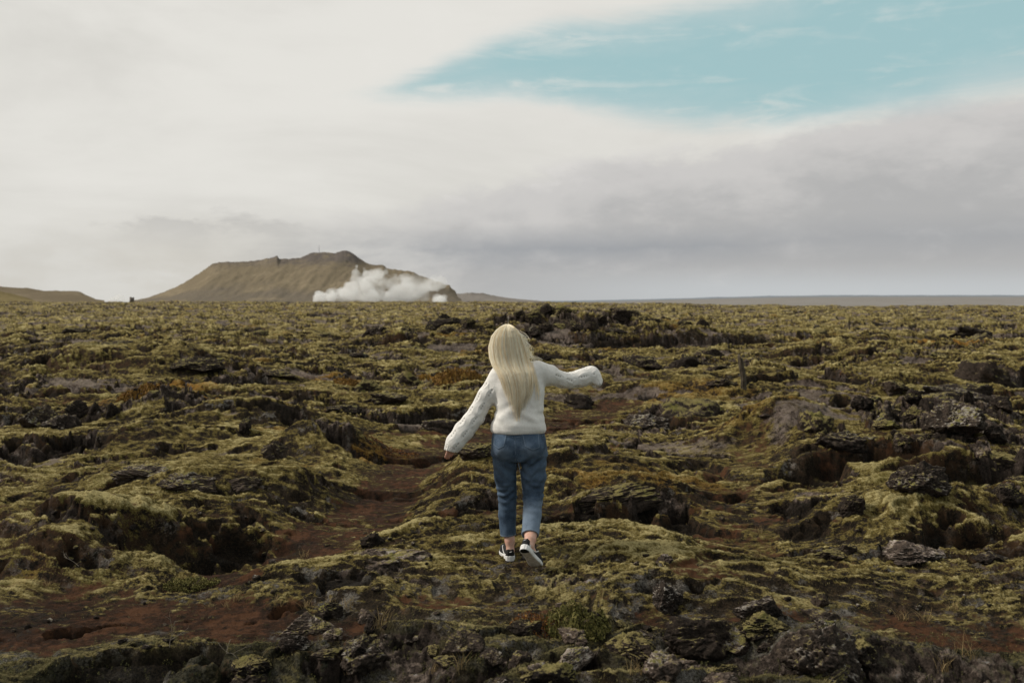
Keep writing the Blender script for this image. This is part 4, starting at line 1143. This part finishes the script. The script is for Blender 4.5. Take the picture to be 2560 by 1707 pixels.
# bearing, row where it meets the ground, width, height, depth ratio, shape, material, turn, tilt, words
FEATURE = [
    (1534, 1408, 100, 76, .9, ('b', 0), R_LICH, .4, (.1, -.15), 'dark boulder with pale lichen face, right of the yellow green clump'),
    (1532, 1291, 50, 36, .9, ('m', 0), R_PALE, .9, (0, .1), 'pale grey rounded stone on moss just right of the raised sneaker'),
    (1976, 1182, 92, 68, .9, ('b', 1), R_DARK, 1.3, (0, .35), 'smooth dark boulder leaning left below the right rock pile'),
    (2125, 1143, 140, 88, .8, ('b', 2), R_MID, .2, (0, .1), 'large brown boulder with pale spots, lowest in the right rock pile'),
    (2205, 1010, 150, 84, .8, ('b', 3), R_LICH, 2.0, (-.2, .1), 'large lichen topped boulder crowning the right rock pile'),
    (2085, 1055, 75, 55, .8, ('m', 1), R_MID, .5, (0, -.5), 'tilted brown slab between the two largest right boulders'),
    (2290, 1020, 65, 60, .9, ('m', 2), R_DARK, 2.4, (0, 0), 'round black boulder right of the lichen topped boulder'),
    (2268, 1048, 50, 34, .9, ('m', 3), R_PALE, .4, (0, 0), 'pale grey stone in front of the round black boulder'),
    (2325, 1165, 100, 62, .9, ('b', 4), R_DARK, 1.0, (0, 0), 'black jagged rock at the right edge beside the pile'),
    (2300, 1090, 130, 52, .7, ('m', 4), R_MOSS, .3, (0, 0), 'moss topped slab at the right edge'),
    (1950, 1055, 190, 62, .6, ('b', 5), R_MID, .1, (0, .1), 'long dark rock ledge left of the right rock pile'),
    (2064, 912, 76, 40, .9, ('m', 5), R_MID, .8, (0, 0), 'brown dome shaped rock standing alone right of the wooden post'),
    (1880, 995, 90, 60, .8, ('m', 0), R_MOSS, 1.9, (0, 0), 'rounded moss capped rock left of the lichen topped boulder'),
    (214, 955, 34, 46, .9, ('m', 1), R_DARK, .2, (.1, .1), 'narrow black lava pillar, left one of the jagged pair'),
    (254, 960, 40, 56, .9, ('m', 6), R_DARK, 1.2, (-.1, .05), 'taller black lava pillar, right one of the jagged pair'),
    (170, 968, 70, 50, .9, ('b', 0), R_DARK, 2.2, (0, 0), 'broad black lava block left of the jagged pillars'),
    (72, 985, 90, 62, .9, ('b', 3), R_LICH, 2.9, (0, -.5), 'slanted lava slab with grey face at the far left'),
    (310, 916, 22, 17, 1, ('s', 1), R_DARK, .4, (0, 0), 'small black cube of lava behind the pillars'),
    (349, 912, 32, 20, 1, ('s', 2), R_MID, .4, (0, 0), 'small brown rock right of the black cube of lava'),
    (318, 1108, 185, 60, .7, ('b', 1), R_LICH, .1, (.05, .05), 'rounded lichen speckled slab on the left slope'),
    (418, 1130, 150, 52, .6, ('b', 2), R_LICH, .3, (.1, .12), 'flat slab with bright white lichen above the moss hollow'),
    (560, 1130, 130, 46, .6, ('b', 4), R_LICH, 1.1, (.05, -.1), 'dark speckled slab right of the white lichen slab'),
    (459, 1124, 25, 20, 1, ('s', 3), R_MID, .4, (0, 0), 'small round stone lying on the white lichen slab'),
    (628, 1055, 76, 62, .8, ('m', 2), R_MID, .9, (0, .3), 'dark rock face breaking out of the left moss ridge'),
    (562, 1000, 44, 40, .8, ('m', 3), R_DARK, 1.9, (0, .2), 'black rock at the right end of the upper left moss ridge'),
    (1085, 1058, 120, 44, .8, ('b', 5), R_MID, .3, (0, 0), 'dark rock beside the trail behind her lowered hand'),
    (1486, 985, 116, 48, .9, ('b', 2), R_LICH, 1.4, (.15, .1), 'mauve grey slab with white lichen below the outstretched sleeve'),
    (1385, 1185, 270, 70, .45, ('b', 1), R_MID, -.12, (.05, -.22), 'long tilted lava ledge behind her right leg'),
    (2108, 1304, 180, 44, .9, ('b', 0), R_PALE, 2.2, (.0, .0), 'flat pale grey slab left of the right hand hollow'),
    (1948, 1276, 44, 30, 1, ('m', 4), R_DARK, .3, (0, 0), 'small dark stone above the flat pale slab'),
    (1922, 1298, 84, 26, 1, ('m', 6), R_MID, .8, (0, 0), 'low brown stone left of the flat pale slab'),
    (1762, 1424, 140, 50, .7, ('b', 3), R_LICH, .2, (.1, 0), 'flat topped speckled rock behind the moss cushion at the front'),
    (1900, 1560, 215, 140, .7, ('b', 2), R_LICH, .6, (.1, .3), 'big pointed lichen rock at the lower right edge of the picture'),
    (1640, 1520, 220, 120, .6, ('b', 4), R_DARK, .1, (.1, .1), 'massive dark lava block at the bottom right of centre'),
    (1358, 1440, 74, 38, .9, ('m', 1), R_DARK, .8, (0, 0), 'black angular block in front of the yellow green clump'),
    (1200, 1462, 105, 46, .8, ('b', 5), R_DARK, .8, (0, 0), 'low dark mound of lava left of the black angular block'),
    (757, 1424, 76, 62, .8, ('m', 2), R_DARK, .9, (.1, -.2), 'pointed dark rock in front of the brown soil'),
    (692, 1465, 150, 66, .7, ('b', 0), R_PALE, .3, (.1, 0), 'pale crusted rock left of the pointed dark rock'),
    (862, 1444, 84, 60, .8, ('b', 1), R_LICH, 1.9, (0, .1), 'grey crusted rock right of the pointed dark rock'),
    (1058, 1516, 112, 66, .8, ('b', 3), R_LICH, 2.6, (0, .1), 'grey rock with a pale crest at bottom centre'),
    (850, 1262, 66, 42, .9, ('m', 3), R_DARK, .4, (0, 0), 'dark stone between the trail and the flat lichen slab'),
    (850, 1300, 300, 30, .55, ('b', 5), R_PALE, .04, (.08, -.05), 'long flat grey lichen slab left of the planted sneaker'),
    (1246, 1575, 90, 52, .8, ('m', 5), R_PALE, .4, (0, 0), 'grey stone cut by the bottom edge, below the dark mound of lava'),
    (1890, 1398, 46, 34, .9, ('m', 0), R_MID, .4, (0, 0), 'dark stump shaped stone on the brown soil at right'),
    (1285, 1395, 18, 9, 1, ('s', 4), R_PALE, .4, (0, 0), 'tiny white stone on the moss by the raised sneaker'),
    (1190, 1530, 70, 46, .8, ('m', 4), R_LICH, 1.2, (0, 0), 'speckled stone between the pale crest rock and the massive block'),
    (1450, 1530, 170, 90, .7, ('b', 4), R_MOSS, 2.2, (.1, 0), 'mossy boulder at the bottom, left of the massive block'),
    (1760, 1470, 150, 60, .7, ('b', 0), R_MOSS, 1.2, (.05, .1), 'thick green moss cushion over rock at the front right'),
    (2290, 1290, 90, 30, .8, ('m', 1), R_MID, 1.2, (0, 0), 'brown stone in the dark hollow at the right edge'),
    (1230, 700, 26, 20, 1, ('s', 0), R_DARK, .4, (0, 0), 'black knob of lava on the very top of the rubble ridge'),
    (1765, 968, 34, 13, 1, ('s', 5), R_PALE, .4, (0, 0), 'small pale stone with white crust right of the wooden post'),
    (1660, 895, 80, 24, .8, ('m', 3), R_MID, .4, (0, 0), 'low brown rock at the foot of the wooden post'),
    (80, 845, 110, 30, .7, ('m', 2), R_DARK, .4, (0, 0), 'dark flat outcrop on the upper left moss'),
    (430, 860, 160, 40, .6, ('b', 2), R_DARK, .2, (0, 0), 'long black outcrop on the upper left moss'),
    (640, 872, 80, 26, .7, ('m', 5), R_MID, .2, (0, 0), 'grey brown outcrop right of the long black outcrop'),
    (880, 930, 110, 30, .7, ('m', 4), R_MID, .7, (0, 0), 'dark knobbly rocks left of her shoulder'),
    (1990, 818, 60, 22, .7, ('m', 6), R_DARK, .7, (0, 0), 'black hollow sided rock on the far right moss'),
    (780, 945, 90, 24, .7, ('m', 0), R_DARK, 1.7, (0, 0), 'low black rock left of her elbow, nearer than the knobbly rocks'),
]
SH = {'b': big_shapes, 'm': mid_shapes, 's': small_shapes}
for (px, py, w, h, dr, (k, i), m, rz, tl, lab) in FEATURE:
    p = stand(px, py)
    s = p[1] / DF
    sx = w * s / 2; sz = max(h * s / 2, (.42 if w / max(h, 1) < 2.2 else .20) * sx) * 1.35
    sy = sx * dr
    p2 = p + np.array([0, sy * .75, 0])
    p2[2] = ground_z(p2[0], p2[1]) * .5 + p[2] * .5
    rock(SH[k][i], m, p2, (sx * 1.05, sy, sz), 0 if w / max(h, 1) > 2.2 else rz, tl, .36 if w / max(h, 1) < 2 else .46, lab)

# broken ledge of crusted rock along the front
rng = np.random.default_rng(88)
for k in range(34):
    px = rng.uniform(540, 2000); py = rng.uniform(1440, 1590) + 25 * math.sin(px / 170)
    p = stand(px, py); s = rng.uniform(.035, .125)
    rock((mid_shapes + big_shapes)[k % 13], (R_LICH, R_PALE, R_MOSS, R_LICH, R_MID)[k % 5], p + np.array([0, .02, 0]), (s * rng.uniform(1.0, 1.9), s, s * rng.uniform(.55, .85)), rng.uniform(0, 6.28), (rng.uniform(-.2, .3), rng.uniform(-.3, .3)), .40,
         'grey lichen crusted rock in the broken ledge along the bottom of the picture', 'crusted rocks of the front ledge')
rng = np.random.default_rng(21)
# the rubble ridge behind the woman
for k in range(76):
    a = rng.uniform(0, 6.28); q = math.sqrt(rng.uniform(0, 1))
    x = 1.5 + 6.6 * q * math.cos(a); y = 40.2 + 2.2 * q * math.sin(a)
    s = rng.uniform(.16, .40) * (1.15 - .3 * q)
    rock((mid_shapes + big_shapes)[k % 13], (R_DARK, R_MID, R_DARK, R_MOSS)[k % 4], (x, y, ground_z(x, y)), (s * rng.uniform(.9, 1.7), s, s * rng.uniform(.55, 1.1)), rng.uniform(0, 6.28), (rng.uniform(-.4, .4), rng.uniform(-.4, .4)), .42,
         'jagged black lava rock heaped on the rubble ridge behind the woman', 'rocks of the rubble ridge')
# broken pile at the right edge
for k in range(58):
    a = rng.uniform(0, 6.28); q = math.sqrt(rng.uniform(0, 1))
    x = 4.9 + 1.75 * q * math.cos(a); y = 11.2 + 2.4 * q * math.sin(a)
    s = rng.uniform(.05, .17)
    rock((mid_shapes + big_shapes)[k % 13], (R_DARK, R_MID, R_MID, R_MOSS)[k % 4], (x, y, ground_z(x, y)), (s * rng.uniform(.8, 1.5), s, s * rng.uniform(.6, 1.0)), rng.uniform(0, 6.28), (rng.uniform(-.4, .4), rng.uniform(-.4, .4)), .38,
         'broken lava fragment among the boulders of the right rock pile', 'fragments of the right rock pile')
# scattered over the field beyond
for k in range(56):
    d = 13 * math.exp(rng.uniform(0, 1.75)); u = rng.uniform(-.56, .56)
    x = u * d
    if abs(x - .1) < .6 and d < 9: continue
    s = rng.uniform(.16, .42) * (.75 + d / 60)
    rock((small_shapes + mid_shapes)[k % 13], (R_DARK, R_DARK, R_MID, R_MOSS)[k % 4], (x, d, ground_z(x, d)), (s * rng.uniform(1.0, 2.2), s, s * rng.uniform(.6, 1.0)), rng.uniform(-.4, .4), (rng.uniform(-.2, .2), rng.uniform(-.2, .2)), .47,
         'dark lava rock half sunk in the moss of the far field', 'rocks scattered over the far field')
# small stones on the near soil
for k in range(110):
    px = rng.uniform(20, 2330); py = rng.uniform(1180, 1500)
    p = stand(px, py)
    s = rng.uniform(.008, .028)
    if math.hypot(p[0] - .1, p[1] - 6.8) < .35: continue
    rock(small_shapes[k % 6], (R_DARK, R_MID, R_LICH)[k % 3], p, (s * rng.uniform(1, 1.6), s, s * rng.uniform(.6, .9)), rng.uniform(0, 6.28), (0, 0), .3,
         'fist sized lava stone lying loose on the near ground', 'loose stones on the near ground', 'stone')

# ---------------- wooden post
def post():
    b = stand(1708, 893); s = b[1] / DF
    H = 72 * s; R = 6.2 * s
    g = empty('wooden_post', tuple(b)); tag(g, 'short weathered wooden post leaning left, stuck upright in the moss', 'post')
    n = 22; m = 14; th = np.arange(m) / m * 2 * np.pi
    zs = np.linspace(-.12, H, n); V = []
    for z in zs:
        t = z / H
        r = R * (1.05 - .18 * t) * (1 + .14 * perlin(np.cos(th) * 1.3 + 5, np.sin(th) * 1.3 + z * 2.0, 3) + .10 * np.cos(4 * th))
        V.append(np.stack([r * np.cos(th) - .085 * t * H + .012 * math.sin(t * 5), r * .8 * np.sin(th), np.full(m, z) + (.05 * np.cos(th - 2.5) + .02 * np.cos(3 * th) if z == zs[-1] else 0)], -1))
    V = np.concatenate(V); i = np.arange(n * m).reshape(n, m); j = np.roll(i, -1, 1)
    q = np.stack([i[:-1], j[:-1], j[1:], i[1:]], -1).reshape(-1, 4)
    V = np.vstack([V, [[-.085 * H, 0, H - .015]]]); t = np.stack([i[-1], j[-1], np.full(m, n * m)], -1)
    M = Mat('weathered_wood', .9, .1)
    gr = M.noise(1, 5, .65, stretch=(60, 60, 5)); g2 = M.noise(12, 3)
    c = M.mix((.018, .014, .010), (.13, .105, .075), (gr * .7 + g2 * .3).step(.36, .64))
    mt = M.done(c, M.bump(gr, .9, .012))
    link('shaft', mesh_np('shaft', V, quads=q, tris=t), mt, g)
    v, qq = merge([tube([(R * .5, -R * .82, H * f), (R * .5, -R * .82 - .02, H * f + .004)], .006, 5) for f in (.55, .82)])
    link('nail', mesh_np('nail', v, quads=qq), steel, g)
post()

# ---------------- shrubs, grass, twigs
def leaf_cloud(n, rx, ry, rz, size, rng, dome=True):
    a = rng.uniform(0, 2 * np.pi, n); q = np.sqrt(rng.uniform(0, 1, n))
    clump = perlin(np.cos(a) * q * 3.1, np.sin(a) * q * 3.1, 7)
    x = rx * q * np.cos(a); y = ry * q * np.sin(a)
    top = rz * np.sqrt(np.clip(1 - q ** 2 * .92, 0, 1)) * (.75 + .6 * clump)
    z = top * rng.uniform(.15, 1.0, n) ** .5
    c = np.stack([x, y, z], -1)
    u = rng.normal(size=(n, 3)); u /= np.linalg.norm(u, axis=1)[:, None]
    w = np.cross(u, rng.normal(size=(n, 3))); w /= np.linalg.norm(w, axis=1)[:, None]
    s = size * rng.uniform(.6, 1.4, n)[:, None]
    v = np.stack([c - u * s, c - w * s * .5, c + u * s, c + w * s * .5], 1).reshape(-1, 3)
    q4 = np.arange(4 * n).reshape(n, 4)
    return v, q4, np.repeat(rng.uniform(0, 1, n), 4)
def leaf_material(name, a, b, c):
    M = Mat(name, .8, .15)
    t = M.attr('tone'); k = M.mix(a, b, t.step(0, .6)); k = M.mix(k, c, t.step(.55, 1))
    return M.done(k)
M_OR = leaf_material('autumn_leaves', (.09, .045, .014), (.22, .115, .026), (.32, .19, .045))
M_YG = leaf_material('heather_leaves', (.045, .042, .012), (.115, .105, .028), (.20, .17, .055))
M_RD = leaf_material('red_leaves', (.07, .026, .012), (.15, .060, .018), (.24, .125, .03))
M_ST = m_plain('woody_stem', (.06, .04, .028), (.10, .07, .05))
def shrub(px, py, w, h, n, size, mat, label, name, seed, group=None):
    rng = np.random.default_rng(seed); p = stand(px, py); s = p[1] / DF
    g = empty(name, tuple(p)); tag(g, label, 'shrub', group)
    rx = w * s / 2
    v, q, t = leaf_cloud(n, rx, rx * .7, h * s * 1.15, size, rng)
    # follow the ground under the plant
    gz, _ = terrain(v[:, 0] + p[0], v[:, 1] + p[1], False); v[:, 2] += gz - Z_SHIFT - p[2]
    link('foliage', mesh_np('foliage', v, quads=q, smooth=False, attrs=dict(tone=t)), mat, g)
    st = []
    for k in range(14):
        a = rng.uniform(0, 6.28); e = rx * rng.uniform(.3, .9)
        ex, ey = e * math.cos(a), .7 * e * math.sin(a)
        gx = ground_z(p[0] + ex, p[1] + ey) - p[2]
        st.append(tube([(ex * .2, ey * .2, -.03), (ex * .6, ey * .6, gx * .6 + h * s * .4), (ex, ey, gx + h * s * .75)], [.006, .004, .002], 4))
    vv, qq = merge(st); link('stems', mesh_np('stems', vv, quads=qq), M_ST, g)
shrub(1050, 866, 115, 24, 2600, .022, M_OR, 'orange autumn shrub left of her hair', 'low_shrub', 1)
shrub(806, 886, 80, 12, 1300, .02, M_OR, 'small orange shrub further left, near the level of her shoulder', 'low_shrub', 2)
shrub(900, 1036, 130, 9, 700, .011, M_RD, 'thin red and orange shrub on the brown trail left of her hand', 'low_shrub', 3)
shrub(320, 900, 100, 14, 1300, .02, M_OR, 'faded orange shrub behind the black lava pillars', 'low_shrub', 4)
shrub(1325, 1432, 160, 40, 4600, .007, M_YG, 'yellow green heather clump in front of the walking woman', 'heather_clump', 5)
shrub(1230, 1440, 120, 26, 1500, .006, M_RD, 'reddish heather tuft left of the yellow green clump', 'heather_clump', 6)
shrub(440, 1352, 130, 24, 2600, .007, M_YG, 'dark green heather patch on the brown soil at left', 'heather_clump', 7)

def tuft(px, py, hgt, n, seed, label, col, group=None):
    rng = np.random.default_rng(seed); p = stand(px, py)
    V, Q = [], []
    o = 0
    for k in range(n):
        a = rng.uniform(0, 6.28); L = hgt * rng.uniform(.5, 1.1); le = rng.uniform(.15, .95)
        bx, by = rng.normal(size=2) * hgt * .22
        t = np.linspace(0, 1, 6)
        pts = np.stack([bx + math.cos(a) * L * le * t ** 1.6, by + math.sin(a) * L * le * t ** 1.6, L * (t - .35 * le * t ** 2)], -1)
        wd = rng.uniform(.0009, .0019) * (1 - .85 * t); sd = np.array([-math.sin(a), math.cos(a), 0])
        if rng.random() < .5: sd = np.array([1, 0, 0.])
        vv = np.stack([pts - sd * wd[:, None], pts + sd * wd[:, None]], 1).reshape(-1, 3)
        i = np.arange(5) * 2
        V.append(vv); Q.append(np.stack([i, i + 1, i + 3, i + 2], -1) + o); o += len(vv)
    ob = link('grass_tuft', mesh_np('grass_tuft', np.concatenate(V), quads=np.concatenate(Q)), col, loc=tuple(p - np.array([0, 0, .01])))
    tag(ob, label, 'grass', group)
M_DRY = m_plain('dry_grass', (.30, .215, .10), (.19, .125, .055), .85, 8)
TUFTS = [(540, 1380, .09), (520, 1395, .06), (640, 1388, .08), (800, 1400, .09), (705, 1395, .07), (880, 1440, .12), (480, 1395, .05), (1060, 1545, .10), (815, 1545, .12), (1000, 1540, .08), (760, 1385, .06), (2075, 1425, .09), (2125, 1430, .10), (2220, 1510, .14), (2170, 1545, .10), (1460, 1548, .08), (1735, 1285, .07), (2190, 1400, .08), (1310, 1545, .06), (380, 1340, .05), (700, 1280, .08), (1745, 1225, .09), (110, 1345, .06), (1180, 1320, .05)]
for k, (x_, y_, h_) in enumerate(TUFTS):
    tuft(x_, y_, h_, 34, 50 + k, 'tuft of dry straw coloured grass on the near ground', M_DRY, 'dry grass tufts on the near ground')
def twig(px, py, L, seed, label):
    rng = np.random.default_rng(seed); p = stand(px, py); P = []
    def br(o, d, l, r, dep):
        t = np.linspace(0, 1, 7)[:, None]; bend = rng.normal(size=3) * .18
        pts = o + d * l * t + bend * l * t ** 2
        P.append(tube(pts, np.linspace(r, r * .55, 7), 5))
        if dep:
            for f in (3, 5, 6):
                nd = d + rng.normal(size=3) * .7; nd[2] = abs(nd[2]); br(pts[f], nd / np.linalg.norm(nd), l * .5, r * .55, dep - 1)
    br(np.array([0, 0, -.01]), np.array([rng.uniform(-.6, .6), -.2, .8]), L, .0026, 2)
    v, q = merge(P); o = link('twig', mesh_np('twig', v, quads=q), m_plain('bleached_twig', (.24, .20, .155), (.15, .12, .09)), loc=tuple(p)); tag(o, label, 'twig')
twig(390, 1500, .16, 1, 'pale bare twig standing in the dark moss at lower left')
twig(545, 1520, .12, 2, 'pale bare twig further right, below the pale crusted rock')
twig(182, 1300, .10, 3, 'thin bare twig on the mossy bank at the far left')

# ---------------- moss fuzz and heath sprigs: nobody could count these
def moss_fuzz():
    rng = np.random.default_rng(77); n = 420000
    d = 4.0 * np.exp(rng.uniform(0, 1, n) ** 1.15 * math.log(11 / 4.0)); u = rng.uniform(-.60, .60, n); x = u * d
    h, at_ = terrain(x, d)
    ok = (at_['rock'] < .5) & (at_['tip_light'] + rng.normal(size=n) * .15 > .30) & (at_['deep_shade'] < .12) & (rng.uniform(0, 1, n) > at_['dirt'] * .93)
    x, d, h, tip_light = x[ok], d[ok], h[ok] - Z_SHIFT, at_['tip_light'][ok]; n = len(x)
    a = rng.uniform(0, 6.28, n); L = rng.uniform(.003, .009, n) * (.6 + d / 9); w = rng.uniform(.0010, .0022, n) * (.5 + d / 9)
    le = rng.uniform(.2, 1.1, n)
    b = np.stack([x, d, h - .006], -1); sd = np.stack([np.cos(a + 1.6), np.sin(a + 1.6), 0 * a], -1) * w[:, None]
    t = b + np.stack([np.cos(a) * L * le, np.sin(a) * L * le, L + .004], -1)
    v = np.stack([b - sd, b + sd, t], 1).reshape(-1, 3)
    me = mesh_np('moss', v, tris=np.arange(3 * n).reshape(n, 3), smooth=False, attrs=dict(tone=np.repeat(np.clip(.25 + .38 * tip_light + rng.normal(size=n) * .22, 0, 1), 3)))
    o = link('moss', me, leaf_material('moss_tips', (.032, .024, .009), (.15, .12, .040), (.34, .285, .14)))
    tag(o, 'fine fuzzy tips of the olive moss on the near ground', 'moss', kind='stuff')
moss_fuzz()
def heath():
    rng = np.random.default_rng(78); V, T = [], []
    n = 2600
    px = np.concatenate([rng.uniform(-100, 1150, n), rng.uniform(1150, 2420, n // 2)]); py = rng.uniform(1440, 1640, len(px))
    d = EYE * DF / (py - 691); x = (px - 1176) / DF * d
    d = d + rng.normal(size=len(d)) * .05
    h, at_ = terrain(x, d)
    keep = (perlin(x / .22, d / .18, 60) + .3 * rng.normal(size=len(x)) > .12) & (at_['dirt'] < .5)
    for X, Y, Z in zip(x[keep], d[keep], h[keep] - Z_SHIFT):
        H = rng.uniform(.012, .040); a = rng.uniform(0, 6.28); le = rng.uniform(0, .8)
        m = 9
        f = np.linspace(.15, 1, m)
        c = np.stack([X + math.cos(a) * le * H * f, Y + math.sin(a) * le * H * f, Z + H * f], -1)
        th = np.arange(m) * 2.4 + rng.uniform(0, 6)
        out = np.stack([np.cos(th), np.sin(th), np.full(m, .55)], -1) * .0065; sd = np.stack([-np.sin(th), np.cos(th), 0 * th], -1) * .0024
        V.append(np.stack([c, c + out * .5 + sd, c + out, c + out * .5 - sd], 1).reshape(-1, 3)); T.append(np.repeat(np.clip(rng.normal(size=m) * .25 + .35, 0, 1), 4))
    v = np.concatenate(V); q = np.arange(len(v)).reshape(-1, 4)
    o = link('heath', mesh_np('heath', v, quads=q, smooth=False, attrs=dict(tone=np.concatenate(T))), leaf_material('heath_leaves', (.022, .024, .008), (.075, .072, .020), (.17, .15, .055)))
    tag(o, 'dark green heath sprigs over the nearest ground', 'ground cover', kind='stuff')
heath()
# ================================================================== sky, sun, camera
SUN_EL, SUN_AZ = math.radians(38), math.radians(-84)      # high, from the left and a little ahead

def build_world():
    w = bpy.data.worlds.new('World'); sc.world = w; w.use_nodes = True
    nt = w.node_tree
    for n in list(nt.nodes): nt.nodes.remove(n)
    H = Mat.__new__(Mat); H.nt = nt
    H.tc = nt.nodes.new('ShaderNodeTexCoord')
    d = H.tc.outputs['Generated']
    dx, dy, dz = H.sep(d)
    az = dx._m('ARCTAN2', dy)
    el = dz._m('ARCSINE')
    # cloud noise on stretched direction coordinates
    def cl(scale, detail, stretch, dist=0., rough=.55):
        return H.noise(scale, detail, rough, dist, vec=d, stretch=stretch)
    big = cl(2.2, 6, (1, 1, 3.4), .4); mid = cl(6, 8, (1, 1, 2.6), .3, .6); wisp = cl(7, 7, (1, 1, 7), .8, .62); fine = cl(20, 6, (1, 1, 2.2), .2, .6)
    jit = (big - .5) * .10 + (mid - .5) * .05 + (wisp - .5) * .05
    sky = nt.nodes.new('ShaderNodeTexSky'); sky.sky_type = 'NISHITA'; sky.sun_disc = False
    sky.sun_elevation = SUN_EL; sky.sun_rotation = SUN_AZ
    sky.air_density = 1.0; sky.dust_density = 2.5; sky.ozone_density = 2.0
    def lin(r, g, b, k=1.0):
        f = lambda c: ((c / 255 + .055) / 1.055) ** 2.4 if c > 10 else c / 255 / 12.92
        return tuple(f(v) * 10 * k for v in (r, g, b))
    # clouded base
    warm = lin(226, 223, 216)
    base = H.mix(lin(213, 211, 205), lin(228, 226, 220), (big + (el - .15) * .6).step(.35, .65))
    base = H.mix(base, lin(203, 199, 190), ((mid - .5) * .8 + .5).step(.40, .62) * el.step(.10, .02) * .8)
    # the side behind the photographer is duller
    base = H.mix(base, lin(185, 186, 186), dy.step(.1, -.6))
    # mauve bank on the right, with a flat dark underside
    bank_top = (az + .142).max(-.05).min(.55) * .165 + .102
    dep = bank_top + (mid - .5) * .075 + (fine - .5) * .034 + (big - .5) * .04 - el
    bank = dep.step(-.006, .016) * (az + (mid - .5) * .3).step(-.30, .02)
    shade = (dep * 7.5 + (mid - .5) * 1.1 + (fine - .5) * .55 + (big - .5) * .6)
    bc = H.mix(lin(202, 200, 198), lin(175, 175, 175), shade.step(.0, .80))
    bc = H.mix(bc, lin(222, 219, 216), (1.0 - (dep * 55.0 - .4).abs()).max(0.0) * (mid + (fine - .5)).step(.45, .65) * .7)
    base = H.mix(base, bc, bank * .95)
    uc = .054 + (big - .5) * .025 + az * .01
    under = (1.0 - ((el - uc + (mid - .5) * .02) / .024).abs()).max(0.0) * (az + (mid - .5) * .5).step(-.26, .0) * (.55 + az.step(.30, .15) * .45)
    base = H.mix(base, lin(157, 160, 164), (under + (fine - .5) * .6 * under).clamp() * .9)
    # stray darker tufts on the left
    tuft_ = ((mid - .5) * 1.2 + (fine - .5) * .5 + .5).step(.56, .70) * (1.0 - ((el - .078) / .03).abs()).max(0.0) * az.step(.05, -.12)
    base = H.mix(base, lin(190, 188, 184), tuft_ * .7)
    # pale strip at the horizon
    base = H.mix(base, lin(197, 201, 203), el.step(.040, .008) * az.step(-.1, .25) * .8)
    # opening of blue
    low = .203 - az.step(-.02, .2) * .036 + az.step(.28, .48) * .012
    up = .214 + az.step(-.17, .06) * .058 + (az + .0) * .10
    m = (el * 1.0 - low).min(up - el) + jit * .5
    hole = m.step(-.012, .020) * (az + jit * 2.0).step(-.145, -.04)
    hole = hole * (1.0 - wisp.step(.50, .72) * m.step(.05, .0) * .8)
    n = nt.nodes.new('ShaderNodeMix'); n.data_type = 'RGBA'; n.blend_type = 'MULTIPLY'; n.inputs[0].default_value = 1
    nt.links.new(sky.outputs[0], n.inputs[6]); n.inputs[7].default_value = (1.5, 1.55, 1.25, 1)
    blue = H.mix(n.outputs[2], lin(158, 195, 199), .88)
    blue = H.mix(blue, lin(184, 203, 205), (m + (mid - .5) * .06).step(.045, -.005) * .75)
    base = H.mix(base, blue, hole * (1.0 - (wisp + (fine - .5) * .4).step(.50, .76) * .26) * .95)
    # fine mottling
    base = H.mix(base, lin(243, 240, 236), (fine - .5).step(0, .35) * .10)
    bg = nt.nodes.new('ShaderNodeBackground'); bg.inputs['Strength'].default_value = .1
    nt.links.new(base, bg.inputs['Color'])
    out = nt.nodes.new('ShaderNodeOutputWorld'); nt.links.new(bg.outputs[0], out.inputs['Surface'])
build_world()

sun = bpy.data.lights.new('sun', 'SUN'); sun.energy = 3.1; sun.angle = math.radians(8); sun.color = (1.0, .94, .84)
so = bpy.data.objects.new('sun', sun); C.objects.link(so)
sv = Vector((math.cos(SUN_EL) * math.sin(SUN_AZ), math.cos(SUN_EL) * math.cos(SUN_AZ), math.sin(SUN_EL)))
so.rotation_euler = (-sv).to_track_quat('-Z', 'Y').to_euler()
so.location = (-30, 10, 30)

cam = bpy.data.cameras.new('camera'); co = bpy.data.objects.new('camera', cam); C.objects.link(co)
cam.lens = 35; cam.sensor_width = 36; cam.clip_start = .05; cam.clip_end = 20000
cam.shift_y = -101.5 / 2560
co.location = (0, 0, EYE); co.rotation_euler = (math.radians(90), 0, 0)
cam.dof.use_dof = True; cam.dof.focus_distance = 6.8; cam.dof.aperture_fstop = 3.2
sc.camera = co

sc.view_settings.view_transform = 'Standard'; sc.view_settings.look = 'None'
sc.view_settings.exposure = 0; sc.view_settings.gamma = 1
sc.cycles.use_denoising = True
sc.cycles.max_bounces = 6; sc.cycles.diffuse_bounces = 3; sc.cycles.volume_bounces = 8
sc.cycles.volume_step_rate = .12; sc.cycles.volume_max_steps = 1024
